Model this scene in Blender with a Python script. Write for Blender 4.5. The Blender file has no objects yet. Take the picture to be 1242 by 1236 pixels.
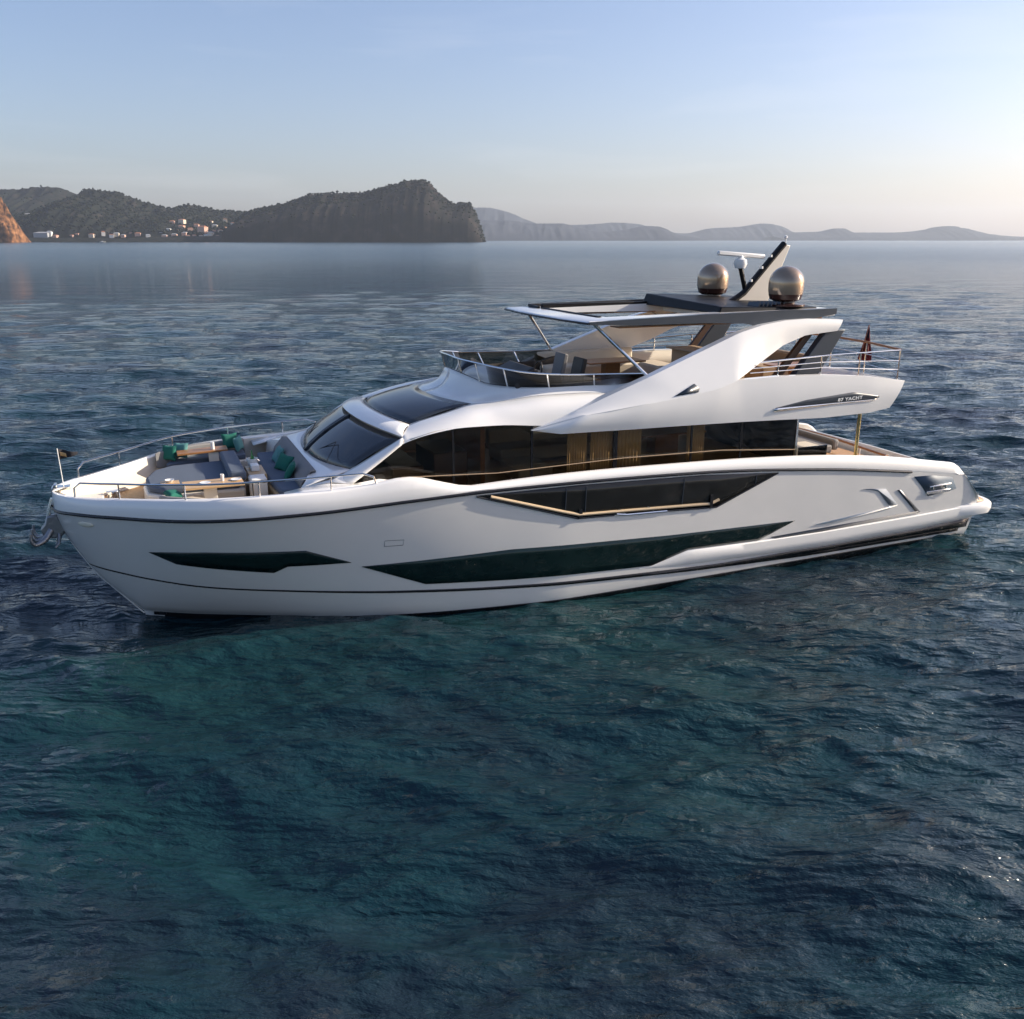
import bpy, bmesh, math, random
import numpy as np
from mathutils import Vector, noise, Matrix
random.seed(7)
SC = bpy.context.scene
COL = SC.collection
R = math.radians

# ------------------------------------------------------------------ camera
YAW = .392
CAM = Vector((2.15, -23.06, 8.94))
cd = bpy.data.cameras.new('camera'); cam = bpy.data.objects.new('camera', cd); COL.objects.link(cam)
cd.sensor_width = 36; cd.sensor_fit = 'HORIZONTAL'; cd.lens = 36*1100/1242
cd.clip_start = .1; cd.clip_end = 40000
PITCH = math.atan(327/1100)
cam.location = CAM; cam.rotation_euler = (math.pi/2-PITCH, 0, -YAW)
SC.camera = cam

# ------------------------------------------------------------------ light
SUN_AZ, SUN_EL = R(100), R(22)
w = bpy.data.worlds.new('World'); SC.world = w; w.use_nodes = True
nt = w.node_tree; nt.nodes.clear()
sky = nt.nodes.new('ShaderNodeTexSky'); sky.sky_type = 'NISHITA'; sky.sun_disc = False
sky.sun_elevation = SUN_EL; sky.sun_rotation = SUN_AZ
sky.air_density = 1.0; sky.dust_density = 1.9; sky.ozone_density = 3.0; sky.altitude = 0
bg = nt.nodes.new('ShaderNodeBackground'); bg.inputs['Strength'].default_value = .118
ow = nt.nodes.new('ShaderNodeOutputWorld')
tint = nt.nodes.new('ShaderNodeMixRGB'); tint.blend_type = 'MULTIPLY'; tint.inputs[0].default_value = 1; tint.inputs[2].default_value = (1.05, .95, 1.0, 1)
nt.links.new(sky.outputs[0], tint.inputs[1])
tcw = nt.nodes.new('ShaderNodeTexCoord'); mpw = nt.nodes.new('ShaderNodeMapping'); mpw.inputs['Scale'].default_value = (2.2, 2.2, 16)
cn = nt.nodes.new('ShaderNodeTexNoise'); cn.inputs['Scale'].default_value = 1.6; cn.inputs['Detail'].default_value = 6; cn.inputs['Distortion'].default_value = .6
cw = nt.nodes.new('ShaderNodeValToRGB'); cw.color_ramp.elements[0].position = .55; cw.color_ramp.elements[0].color = (0, 0, 0, 1); cw.color_ramp.elements[1].position = .85; cw.color_ramp.elements[1].color = (.16, .16, .16, 1)
mw = nt.nodes.new('ShaderNodeMixRGB'); mw.inputs[2].default_value = (6.0, 5.9, 5.9, 1)      # thin high cirrus
nt.links.new(tcw.outputs['Generated'], mpw.inputs[0]); nt.links.new(mpw.outputs[0], cn.inputs['Vector']); nt.links.new(cn.outputs[0], cw.inputs[0])
nt.links.new(cw.outputs[0], mw.inputs[0]); nt.links.new(tint.outputs[0], mw.inputs[1]); nt.links.new(mw.outputs[0], bg.inputs['Color']); nt.links.new(bg.outputs[0], ow.inputs['Surface'])
sl = bpy.data.lights.new('sun', 'SUN'); sl.energy = 5.0; sl.angle = R(.5); sl.color = (1, .88, .72)
so = bpy.data.objects.new('sun', sl); COL.objects.link(so)
sdir = Vector((math.sin(SUN_AZ)*math.cos(SUN_EL), math.cos(SUN_AZ)*math.cos(SUN_EL), math.sin(SUN_EL)))
so.rotation_euler = sdir.to_track_quat('Z', 'Y').to_euler(); so.location = (40, 20, 30)
SC.view_settings.view_transform = 'Standard'; SC.view_settings.look = 'None'
SC.view_settings.gamma = 1; SC.view_settings.exposure = .7

# ------------------------------------------------------------------ materials
def mat(name, col, rough=.4, metal=0, var=.06, vscale=3., bump=0., bscale=30., spec=.5, coat=0., trans=0., ior=1.45):
    m = bpy.data.materials.new(name); m.use_nodes = True
    n = m.node_tree; b = n.nodes['Principled BSDF']; L = n.links
    b.inputs['Roughness'].default_value = rough; b.inputs['Metallic'].default_value = metal
    b.inputs['Specular IOR Level'].default_value = spec; b.inputs['Coat Weight'].default_value = coat
    b.inputs['Coat Roughness'].default_value = .05
    b.inputs['Transmission Weight'].default_value = trans; b.inputs['IOR'].default_value = ior
    tc = n.nodes.new('ShaderNodeTexCoord')
    nz = n.nodes.new('ShaderNodeTexNoise'); nz.inputs['Scale'].default_value = vscale; nz.inputs['Detail'].default_value = 5
    L.new(tc.outputs['Object'], nz.inputs['Vector'])
    mx = n.nodes.new('ShaderNodeMixRGB')
    mx.inputs[1].default_value = (*[c*(1-var) for c in col], 1); mx.inputs[2].default_value = (*[min(1, c*(1+var)) for c in col], 1)
    L.new(nz.outputs[0], mx.inputs[0]); L.new(mx.outputs[0], b.inputs['Base Color'])
    mr = n.nodes.new('ShaderNodeMapRange'); mr.inputs['To Min'].default_value = rough*.8; mr.inputs['To Max'].default_value = min(1, rough*1.25)
    L.new(nz.outputs[0], mr.inputs[0]); L.new(mr.outputs[0], b.inputs['Roughness'])
    if bump:
        n2 = n.nodes.new('ShaderNodeTexNoise'); n2.inputs['Scale'].default_value = bscale; n2.inputs['Detail'].default_value = 4
        L.new(tc.outputs['Object'], n2.inputs['Vector'])
        bp = n.nodes.new('ShaderNodeBump'); bp.inputs['Strength'].default_value = bump; bp.inputs['Distance'].default_value = .02
        L.new(n2.outputs[0], bp.inputs['Height']); L.new(bp.outputs[0], b.inputs['Normal'])
    return m

def teak_mat(name, col, scale=14., axis=1):
    m = mat(name, col, .55, var=.25, vscale=9); n = m.node_tree; b = n.nodes['Principled BSDF']
    tc = n.nodes.new('ShaderNodeTexCoord'); mp = n.nodes.new('ShaderNodeSeparateXYZ'); n.links.new(tc.outputs['Object'], mp.inputs[0])
    mm = n.nodes.new('ShaderNodeMath'); mm.operation = 'MULTIPLY'; mm.inputs[1].default_value = scale; n.links.new(mp.outputs[axis], mm.inputs[0])
    fr = n.nodes.new('ShaderNodeMath'); fr.operation = 'FRACT'; n.links.new(mm.outputs[0], fr.inputs[0])
    gt = n.nodes.new('ShaderNodeMath'); gt.operation = 'GREATER_THAN'; gt.inputs[1].default_value = .9; n.links.new(fr.outputs[0], gt.inputs[0])
    src = b.inputs['Base Color'].links[0].from_socket
    mx = n.nodes.new('ShaderNodeMixRGB'); mx.inputs[2].default_value = (.03, .025, .02, 1)
    n.links.new(gt.outputs[0], mx.inputs[0]); n.links.new(src, mx.inputs[1]); n.links.new(mx.outputs[0], b.inputs['Base Color'])
    return m

def thin_glass(name, tint, refl=1.0, rough=.01, ior=1.5):
    m = bpy.data.materials.new(name); m.use_nodes = True; n = m.node_tree; n.nodes.clear(); L = n.links
    o = n.nodes.new('ShaderNodeOutputMaterial'); t = n.nodes.new('ShaderNodeBsdfTransparent'); t.inputs[0].default_value = (*tint, 1)
    g = n.nodes.new('ShaderNodeBsdfGlossy'); g.inputs['Roughness'].default_value = rough; g.inputs[0].default_value = (refl, refl, refl, 1)
    f = n.nodes.new('ShaderNodeFresnel'); f.inputs[0].default_value = ior
    mx = n.nodes.new('ShaderNodeMixShader'); L.new(f.outputs[0], mx.inputs[0]); L.new(t.outputs[0], mx.inputs[1]); L.new(g.outputs[0], mx.inputs[2])
    tc = n.nodes.new('ShaderNodeTexCoord'); nz = n.nodes.new('ShaderNodeTexNoise'); nz.inputs['Scale'].default_value = 1.2
    L.new(tc.outputs['Object'], nz.inputs['Vector']); bp = n.nodes.new('ShaderNodeBump'); bp.inputs['Strength'].default_value = .03
    L.new(nz.outputs[0], bp.inputs['Height']); L.new(bp.outputs[0], g.inputs['Normal'])
    L.new(mx.outputs[0], o.inputs[0]); return m

M = dict(
    gel=mat('white_gelcoat', (.87, .855, .82), .16, var=.02, coat=.4),
    hullw=mat('pearl_hull_paint', (.74, .725, .69), .1, var=.02, coat=1.0),
    inner=mat('cream_moulding', (.74, .68, .58), .4, var=.04),
    black=mat('black_rub_strip', (.012, .012, .014), .25),
    hglass=mat('black_hull_glass', (.006, .016, .016), .03, spec=.5, var=.3),
    wglass=mat('dark_windscreen_glass', (.03, .037, .046), .08, var=.1, spec=.8),
    grey=mat('anthracite_paint', (.045, .055, .07), .3, var=.05),
    carbon=mat('black_moulding', (.008, .008, .009), .45, spec=.25),
    steel=mat('polished_steel', (.78, .77, .74), .12, 1, var=.04),
    teak=teak_mat('teak_planking', (.36, .2, .085)),
    wood=mat('varnished_wood', (.3, .14, .05), .3, var=.3, vscale=8),
    tablewood=mat('pale_oak', (.55, .35, .17), .35, var=.2, vscale=8),
    pad=mat('slate_blue_upholstery', (.10, .125, .165), .85, bump=.25, bscale=60, var=.12),
    padl=mat('grey_upholstery', (.21, .205, .2), .85, bump=.25, bscale=60, var=.1),
    cream=mat('cream_upholstery', (.62, .54, .42), .8, bump=.2, bscale=50),
    tan=mat('tan_upholstery', (.35, .25, .16), .8, bump=.2, bscale=50),
    green=mat('emerald_cushion', (.01, .125, .09), .8, bump=.2, bscale=80, var=.2),
    aqua=mat('aqua_cushion', (.09, .24, .23), .8, bump=.2, bscale=80, var=.2),
    dome=mat('bronze_radome_shell', (.40, .29, .20), .13, .6, var=.05, coat=.5),
    domeb=mat('dark_radome_base', (.05, .02, .015), .25),
    porc=mat('white_china', (.8, .79, .76), .2),
    leather=mat('dark_leather', (.03, .025, .022), .5, bump=.2),
    bottle=mat('green_bottle_glass', (.02, .16, .04), .08, spec=.8),
    curtain=mat('beige_curtain', (.75, .56, .32), .9, bump=.4, bscale=12),
    dark=mat('dark_joinery', (.06, .03, .018), .4, var=.3),
    red=mat('red_ensign_cloth', (.11, .01, .014), .8), navy=mat('navy_cloth', (.012, .014, .03), .8),
    white=mat('white_cloth', (.75, .74, .70), .85, bump=.1), burgee=mat('black_burgee_cloth', (.015, .015, .02), .8),
    burgee_mark=mat('buff_cloth', (.45, .30, .14), .8),
    tint=thin_glass('tinted_saloon_glass', (.74, .64, .50), .85, ior=1.5), defl=thin_glass('smoked_deflector_glass', (.17, .16, .14), .6, ior=1.4),
    clear=thin_glass('clear_glass', (.75, .78, .76), .9),
)

# ------------------------------------------------------------------ mesh helpers
def parent_to(o, p):
    if p is not None: o.parent = p
    return o
def mesh_obj(name, verts, faces, m, parent=None, smooth=True, ang=32, solid=0., recalc=True, off=0., bevel=0.):
    me = bpy.data.meshes.new(name); bm = bmesh.new()
    vs = [bm.verts.new(v) for v in verts]
    for f in faces:
        try: bm.faces.new([vs[i] for i in f])
        except ValueError: pass
    bmesh.ops.remove_doubles(bm, verts=bm.verts, dist=1e-5)
    if recalc: bmesh.ops.recalc_face_normals(bm, faces=bm.faces)
    bm.to_mesh(me); bm.free()
    me.materials.append(m)
    if smooth:
        me.shade_smooth()
        me.set_sharp_from_angle(angle=R(ang))
    o = bpy.data.objects.new(name, me); COL.objects.link(o); parent_to(o, parent)
    if solid:
        s = o.modifiers.new('thickness', 'SOLIDIFY'); s.thickness = solid; s.offset = off
    if bevel:
        b = o.modifiers.new('bevel', 'BEVEL'); b.width = bevel; b.segments = 2; b.limit_method = 'ANGLE'; b.angle_limit = R(35)
        b.harden_normals = False
    return o
class MB:
    def __init__(s): s.v = []; s.f = []
    def add(s, v, f):
        k = len(s.v); s.v += [tuple(p) for p in v]; s.f += [tuple(i+k for i in q) for q in f]; return s
    def grid(s, rows, closed=False):
        n = len(rows[0]); v = [p for r in rows for p in r]; f = []
        for i in range(len(rows)-1):
            for j in range(n if closed else n-1):
                a = i*n+j; b = i*n+(j+1) % n; f.append((a, b, b+n, a+n))
        return s.add(v, f)
    def tube(s, path, r, n=8, caps=True, r2=None):
        path = [Vector(p) for p in path]; rows = []; up = Vector((0, 0, 1)); prev = None
        for i, p in enumerate(path):
            t = (path[min(i+1, len(path)-1)]-path[max(i-1, 0)]).normalized()
            if prev is None:
                a = t.cross(up) if abs(t.z) < .95 else t.cross(Vector((1, 0, 0)))
            else: a = prev-t*prev.dot(t)
            a.normalize(); b = t.cross(a); prev = a
            rr = r if r2 is None else r+(r2-r)*i/max(1, len(path)-1)
            rows.append([p+a*math.cos(2*math.pi*k/n)*rr+b*math.sin(2*math.pi*k/n)*rr for k in range(n)])
        k0 = len(s.v); s.grid(rows, True)
        if caps: s.f.append(tuple(k0+i for i in range(n))); s.f.append(tuple(k0+(len(rows)-1)*n+i for i in range(n)))
        return s
    def box(s, c, d, rot=None, taper=0.):
        v = []
        for z in (-1, 1):
            k = 1-taper*(z+1)/2
            for x, y in ((-1, -1), (1, -1), (1, 1), (-1, 1)):
                p = Vector((x*d[0]/2*k, y*d[1]/2*k, z*d[2]/2))
                if rot is not None: p = rot @ p
                v.append(p+Vector(c))
        return s.add(v, [(0, 3, 2, 1), (4, 5, 6, 7), (0, 1, 5, 4), (1, 2, 6, 5), (2, 3, 7, 6), (3, 0, 4, 7)])
    def lathe(s, prof, c=(0, 0, 0), n=20):
        rows = [[(c[0]+r*math.cos(2*math.pi*k/n), c[1]+r*math.sin(2*math.pi*k/n), c[2]+z) for k in range(n)] for r, z in prof]
        k0 = len(s.v); s.grid(rows, True)
        s.f.append(tuple(k0+i for i in range(n))); s.f.append(tuple(k0+(len(rows)-1)*n+i for i in range(n))); return s
    def prism(s, poly, fa, fb):
        n = len(poly); v = [fa(p) for p in poly]+[fb(p) for p in poly]
        return s.add(v, [tuple(range(n)), tuple(range(2*n-1, n-1, -1))]+[(i, (i+1) % n, (i+1) % n+n, i+n) for i in range(n)])
    def pillow(s, c, w, h, t, rot):
        rows = []; N = 10
        for side in (1, -1):
            rr = []
            for i in range(N+1):
                row = []
                for j in range(N+1):
                    u = -1+2*i/N; q = -1+2*j/N
                    e = max(0, (1-u**4)*(1-q**4))**.5
                    pin = 1-.12*(1-abs(u))*abs(q)**3; pin2 = 1-.12*(1-abs(q))*abs(u)**3
                    row.append(rot @ Vector((u*w/2*pin2, q*h/2*pin, side*t/2*e))+Vector(c))
                rr.append(row)
            s.grid(rr)
        return s
    def build(s, name, m, parent=None, **k): return mesh_obj(name, s.v, s.f, m, parent, **k)

def empty(name, loc=(0, 0, 0)):
    o = bpy.data.objects.new(name, None); COL.objects.link(o); o.location = loc; o.empty_display_size = .3; return o
def tag(o, label=None, cat=None, group=None, kind=None):
    if label: o['label'] = label
    if cat: o['category'] = cat
    if group: o['group'] = group
    if kind: o['kind'] = kind
    return o
def at_origin(o, loc):
    """move a mesh thing's origin to its base without moving its shape"""
    o.data.transform(Matrix.Translation(-Vector(loc))); o.location = loc; return o

def pch(xs, ys):
    xs = np.array(xs, float); ys = np.array(ys, float); h = np.diff(xs); d = np.diff(ys)/h
    m = np.zeros(len(xs)); m[0] = d[0]; m[-1] = d[-1]
    for i in range(1, len(xs)-1):
        if d[i-1]*d[i] > 0:
            w1 = 2*h[i]+h[i-1]; w2 = h[i]+2*h[i-1]; m[i] = (w1+w2)/(w1/d[i-1]+w2/d[i])
    def f(x):
        x = min(max(x, xs[0]), xs[-1]); i = max(min(int(np.searchsorted(xs, x, side='right')-1), len(xs)-2), 0)
        t = (x-xs[i])/h[i]
        return float((2*t**3-3*t*t+1)*ys[i]+(t**3-2*t*t+t)*h[i]*m[i]+(-2*t**3+3*t*t)*ys[i+1]+(t**3-t*t)*h[i]*m[i+1])
    return f
def lin(pts):
    xs = [p[0] for p in pts]; ys = [p[1] for p in pts]
    return lambda x: float(np.interp(x, xs, ys))
def smooth_path(pts, n=24, smooth=True):
    """resample a 3-D polyline with a monotone cubic along its length"""
    P = np.array(pts, float); s = np.r_[0, np.cumsum(np.linalg.norm(np.diff(P, axis=0), axis=1))]
    if smooth and len(pts) > 2:
        fs = [pch(s, P[:, k]) for k in range(3)]
        return [Vector([f(t) for f in fs]) for t in np.linspace(0, s[-1], n)]
    return [Vector([float(np.interp(t, s, P[:, k])) for k in range(3)]) for t in np.linspace(0, s[-1], n)]
def ruled(a, b, k=6, bulge=None):
    rows = []
    for i in range(k+1):
        t = i/k; row = []
        for p, q in zip(a, b):
            v = p.lerp(q, t)
            if bulge: v = v+Vector(bulge)*(4*t*(1-t))
            row.append(v)
        rows.append(row)
    return rows
def mir(pts): return [Vector((p[0], -p[1], p[2])) for p in pts]
S2 = (-1, 1)                                   # port (towards the camera), starboard

# ------------------------------------------------------------------ hull form (metres; x aft of the bow, z above the water)
gw = pch([0, .06, .15, .35, .6, 1.0, 1.5, 2.1, 2.84, 3.5, 4.35, 5.9, 9, 14, 20, 26, 28], [0, .36, .58, .88, 1.15, 1.5, 1.87, 2.37, 2.9, 3.2, 3.43, 3.6, 3.7, 3.7, 3.62, 3.42, 3.36])
bw = pch([1.68, 2.72, 4.04, 5.9, 7.25, 9.9, 12, 15.7, 19, 22.2, 25.1, 28], [0, .61, 1.26, 2.15, 2.64, 3.17, 3.38, 3.36, 3.29, 3.22, 3.16, 3.1])
zst = pch([-.05, 0, .11, .39, .76, 1.25, 1.68], [2.95, 2.9, 2.39, 1.77, 1.1, .49, 0])
zru = pch([0, .5, 1.5, 2.9, 4.4, 5.8, 7.7, 9.7, 11.9, 15.5, 19.6, 23.2, 25, 28], [2.93, 2.98, 3.0, 3.06, 3.1, 3.13, 3.2, 3.24, 3.22, 3.12, 2.8, 2.35, 2.08, 1.8])
ztp = pch([0, .7, 1.6, 2.9, 4.4, 5.9, 6.75, 7.45, 7.75, 8.3, 9.2, 9.7, 11.9, 15.5, 19, 21.8, 24.87, 28], [3.33, 3.34, 3.4, 3.5, 3.55, 3.57, 3.62, 3.71, 3.71, 3.57, 3.36, 3.38, 3.42, 3.36, 3.2, 2.92, 2.43, 2.0])
def hb(X, z):
    b0 = bw(X) if X > 1.68 else 0.; z0 = zst(X) if X < 1.68 else 0.
    g = gw(X); r = zru(X)
    if z >= r: return g-.06*(z-r)
    if z < z0: return max(b0-.5*(z0-z), 0) if X > 1.68 else 0
    return b0+(g-b0)*((z-z0)/max(r-z0, 1e-3))**.72
def xend(z): return float(np.interp(z, [0, .9, 1.0, 1.39, 2.0, 2.43, 3], [26.0, 26.15, 26.19, 25.95, 25.36, 24.87, 24.6]))

yacht = empty('motor_yacht', (13, 0, 0))
tag(yacht, 'large white three deck motor yacht with black hull windows lying at anchor', 'yacht')
_ymesh = []
def Y(mb, name, m, parent=None, **k):
    """part of the yacht; coordinates are given in the yacht frame whose origin is the bow on the waterline"""
    p = parent or yacht
    o = mb.build(name, m, p, **k)
    o.matrix_parent_inverse = Matrix.Translation((-13, 0, 0)) if p is yacht else Matrix.Identity(4)
    return o

xs = sorted(set([0, .015, .04, .08, .14, .22, .32, .45, .6, .8, 1.0, 1.2, 1.45, 1.68, 1.9, 2.2, 2.6]+[2.6+.3*i for i in range(1, 76)]+[25.2, 25.6, 26.0, 26.19]))
for nm in ('hull',):
    mb = MB()
    for s in S2:
        rows = []
        for X in xs:
            col = []
            z0 = zst(X) if X < 1.68 else 0.
            r = zru(X)
            zsq = [-.9, -.45] if X > 1.68 else [z0, z0]
            zsq += [z0+(r-z0)*t for t in (0, .04, .1, .18, .27, .36, .46, .56, .66, .76, .86, .94, 1)]
            for z in zsq:
                xx = min(X, xend(z))
                col.append((xx, s*hb(xx, z), z))
            rows.append(col)
        mb.grid(rows)
    # transom closing
    zz = np.linspace(-.9, 2.05, 12)
    mb.grid([[(xend(z), y*hb(xend(z), z), z) for y in np.linspace(-1, 1, 7)] for z in zz])
    hull = Y(mb, 'hull', M['hullw'], ang=40)
mb = MB(); mi = MB()
zf = lambda X: min(2.75, ztp(X)-.5)
for s in S2:
    rows = []; rin = []
    for X in [x for x in xs if x <= 24.9]:
        r = zru(X); t = ztp(X); g = gw(X); th = min(.16, g*.5)
        rows.append([(X, s*g, r), (X, s*(g-.005+.02), r+.05), (X, s*(g+.0), r+(t-r)*.5), (X, s*(g-.035), t-.03), (X, s*(g-.07), t), (X, s*(max(g-.07-th, 0)), t), (X, s*max(g-.1-th, 0), t-.04)])
        rin.append([(X+(.12 if X < .3 else 0), s*max(g-.1-th, 0), t-.04), (X+(.12 if X < .3 else 0), s*max(g-.14-th, 0), zf(X)-.02)])
    # stern quarter: the bulwark runs down to the bathing platform
    for z in (2.3, 2.1, 1.9, 1.7, 1.5, 1.3, 1.12):
        X = xend(z); r = min(zru(X), z-.02); g = gw(X)
        rows.append([(X, s*g, r), (X, s*(g+.01), r+.005), (X, s*g, r+.01), (X, s*(g-.03), z), (X, s*(g-.07), z+.02), (X, s*(g-.26), z+.02), (X, s*(g-.28), z-.03)])
        rin.append([(X, s*(g-.28), z-.03), (X, s*(g-.30), .95)])
    mb.grid(rows); mi.grid(rin)
Y(mb, 'bulwark', M['gel'], ang=50)
Y(mi, 'inner_bulwark', M['inner'])

def hull_strip(name, top, bot, m, n=60, off=.012, k=3, smooth_=False, both=True, thick=.012):
    """panel lying on the hull side between two (x, z) lines"""
    ft, fb = lin(top), lin(bot)
    x0, x1 = top[0][0], top[-1][0]
    xsx = sorted(set([float(v) for v in np.linspace(x0, x1, n)]+[p[0] for p in top+bot if x0 <= p[0] <= x1]))
    out = []
    for s in (S2 if both else (-1,)):
        mb = MB()
        mb.grid([[(X, s*(hb(X, fb(X)+(ft(X)-fb(X))*j/k)+off), fb(X)+(ft(X)-fb(X))*j/k) for j in range(k+1)] for X in xsx])
        out.append(Y(mb, name, m, solid=thick, off=0))
    return out
hull_strip('hull_window', [(1.96, 2.1), (2.5, 2.155), (3.16, 2.19), (5.28, 2.13), (6.31, 1.71)], [(1.96, 2.1), (2.52, 1.81), (4.59, 1.54), (4.89, 1.71), (6.31, 1.71)], M['hglass'])
hull_strip('hull_window', [(6.55, 1.57), (10.21, 1.63), (14.8, 1.44), (18.89, 1.34)], [(6.55, 1.57), (8.09, .92), (10.26, .79), (14.26, .63), (15.38, .95), (17.7, .9), (18.89, 1.34)], M['hglass'], n=90, k=5)
# rub strip and boot line
for s in S2:
    mb = MB(); mb.tube([(X-.02*(X < .02), s*(gw(X)+.008), zru(X)-.015) for X in xs if X <= 23.15], .04, 8); Y(mb, 'rub_strip', M['black'])
zbt = pch([.63, 1.17, 1.88, 3.29, 5.11, 7.18, 9.84, 13.53, 17.84, 20.25, 25.19, 27], [1.47, 1.38, 1.27, 1.09, .94, .78, .60, .42, .26, .2, .19, .19])
for s in S2:
    mb = MB(); rows = []
    for X in [x for x in xs if .6 <= x <= 25.9]:
        z = zbt(X); t = .018+.05*min(1, max(0, (X-4)/14))
        rows.append([(X, s*(hb(X, z+q*t)+.014), z+q*t) for q in (-1, 1)])
    mb.grid(rows); Y(mb, 'boot_stripe', M['black'], solid=.01)
for s in S2:
    mb = MB(); rows = []
    for X in [x for x in xs if 1.75 <= x <= 25.9]: rows.append([(X, s*(hb(X, z)+.008), z) for z in (-.3, 0, .035)])
    mb.grid(rows); Y(mb, 'waterline_band', M['black'], solid=.01)
# stem closing edge (thin shadow gap moulding)
mb = MB(); mb.tube([(-.012, 0, 2.9), (.1, 0, 2.39), (.385, 0, 1.77), (.755, 0, 1.1), (1.245, 0, .49), (1.675, 0, -.05)], .02, 8); Y(mb, 'stem_trim', M['hullw'])
# spray rail / aft chine fairing
for s in S2:
    mb = MB(); rows = []
    tp = lin([(13.9, .60), (14.3, .62), (15.38, .92), (17.7, .88), (20, .87), (23.6, .92), (26.2, .98)]); bt = lin([(13.9, .57), (14.3, .53), (15.4, .5), (17.8, .44), (20.2, .40), (23.8, .45), (26.2, .58)])
    for X in np.linspace(13.9, 26.15, 60):
        X = float(X); a, b = tp(X), bt(X); d = .07*min(1, (X-13.9)/3)
        rows.append([(X, s*(hb(X, a)+.005), a), (X, s*(hb(X, a)+d*.75), a-.03), (X, s*(hb(X, (a+b)/2)+d), (a+b)/2), (X, s*(hb(X, b)+d*.9), b+.03), (X, s*(hb(X, b)-.01), b-.02)])
    mb.grid(rows); Y(mb, 'spray_rail', M['gel'], ang=60)
    mb = MB(); rows = []
    for X in np.linspace(14, 25.9, 40):
        X = float(X); k_ = min(1, (X-14)/5); zt_ = zbt(X)+(bt(X)-.03-zbt(X))*k_; zb_ = zbt(X)-.04*(1-k_)+(.24-zbt(X))*k_; rows.append([(X, s*(hb(X, zt_)+.018+.03*k_), zt_), (X, s*(hb(X, zb_)+.018+.012*k_), zb_)])
    mb.grid(rows); Y(mb, 'boot_stripe', M['black'], solid=.02)
# bathing platform
mb = MB(); rows = []
def plat(off, z): 
    pts = []
    for a in np.linspace(-90, 90, 37):
        t = math.sin(R(float(a))); c = math.cos(R(float(a)))
        y = (3.46-off)*(abs(t)**.3)*(1 if t > 0 else -1); x = 25.95+(1.12-off)*(max(c, 0)**.4)
        pts.append((x, y, z))
    return [(24.3, -(3.2-off), z)]+pts+[(24.3, 3.2-off, z)]
mb.grid([plat(.2, .62), plat(.04, .66), plat(0, .8), plat(.01, .95), plat(.06, 1.0), plat(.12, 1.0)])
p = plat(.12, 1.0); k0 = len(mb.v); mb.v += p; mb.f.append(tuple(range(k0, k0+len(p))))
p = plat(.2, .62); k0 = len(mb.v); mb.v += p; mb.f.append(tuple(range(k0, k0+len(p))))
pl = Y(mb, 'bathing_platform', M['gel'], ang=50)
mb = MB(); p = [(max(x, 25.6), y, z) for x, y, z in plat(.2, 1.012)]; mb.add(p, [tuple(range(len(p)))]); Y(mb, 'platform_deck', M['teak'], solid=.01)
# stern wall, aft seat pad and steps between the quarters
mb = MB(); mb.grid([[(24.6+.4*(1-t), -3.15, 1.0+1.3*t), (24.6+.4*(1-t)+.12, 0, 1.0+1.3*t), (24.6+.4*(1-t), 3.15, 1.0+1.3*t)] for t in (0, .5, 1)]); Y(mb, 'transom', M['gel'], solid=.05)
# recessed air intakes on the quarter
def hull_poly(name, poly, m, off=.014, both=True):
    for s in (S2 if both else (-1,)):
        mb = MB(); mb.add([(x, s*(hb(x, z)+off), z) for x, z in poly], [tuple(range(len(poly)))]); Y(mb, name, m, solid=.014)
hull_poly('quarter_vent', [(21.2, 2.03), (21.75, 1.98), (22.1, 1.94), (22.72, 1.36), (22.36, 1.4), (21.85, 1.88), (21.6, 1.96)], mat('grey_vent_recess', (.25, .28, .33), .6, spec=.2))
hull_poly('quarter_groove', [(22.58, 1.84), (22.7, 1.84), (23.72, 1.02), (23.6, .98)], M['grey'])
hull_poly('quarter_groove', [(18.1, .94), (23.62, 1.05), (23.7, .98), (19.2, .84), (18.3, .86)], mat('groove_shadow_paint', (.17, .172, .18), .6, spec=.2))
hull_poly('quarter_moulding', [(19.6, 1.12), (22.3, 1.33), (22.72, 1.36), (22.4, 1.29), (20.2, 1.08)], M['gel'], .02)
# stern fairlead: dark opening with polished cleat
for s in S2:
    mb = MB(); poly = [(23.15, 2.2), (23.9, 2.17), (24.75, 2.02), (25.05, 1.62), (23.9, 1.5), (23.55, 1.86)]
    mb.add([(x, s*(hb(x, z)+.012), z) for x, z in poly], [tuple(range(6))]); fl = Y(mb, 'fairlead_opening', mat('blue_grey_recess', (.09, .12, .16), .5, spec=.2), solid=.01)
    mb = MB(); yy = s*(hb(24.2, 1.7)+.05)
    mb.box((24.25, yy-s*.02, 1.62), (.95, .05, .10)); mb.tube([(23.85, yy, 1.8), (24.7, yy, 1.83)], .032, 10)
    for x in (24.0, 24.5): mb.tube([(x, yy, 1.7), (x, yy, 1.83)], .03, 8)
    Y(mb, 'mooring_cleat', M['steel'], bevel=.012)
# hawse fitting and hatch outline near the bow
for s in S2:
    mb = MB(); rows = []
    for r_, o_ in ((0, .045), (.5, .045), (.8, .035), (1, .01)):
        rows.append([(.70+.17*r_*math.cos(a), s*(hb(.70+.17*r_*math.cos(a), 2.72+.075*r_*math.sin(a))+o_), 2.72+.075*r_*math.sin(a)) for a in [2*math.pi*i/20 for i in range(20)]])
    mb.grid(rows, True); Y(mb, 'hawse_fitting', mat('ivory_fitting', (.85, .8, .66), .25))
mb = MB(); q = [(7.06, 2.07), (7.07, 2.22), (7.52, 2.2), (7.5, 2.06)]
mb.tube([(x, -(hb(x, z)+.001), z) for x, z in q+[q[0]]], .006, 5); Y(mb, 'side_hatch', M['grey'])

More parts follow.
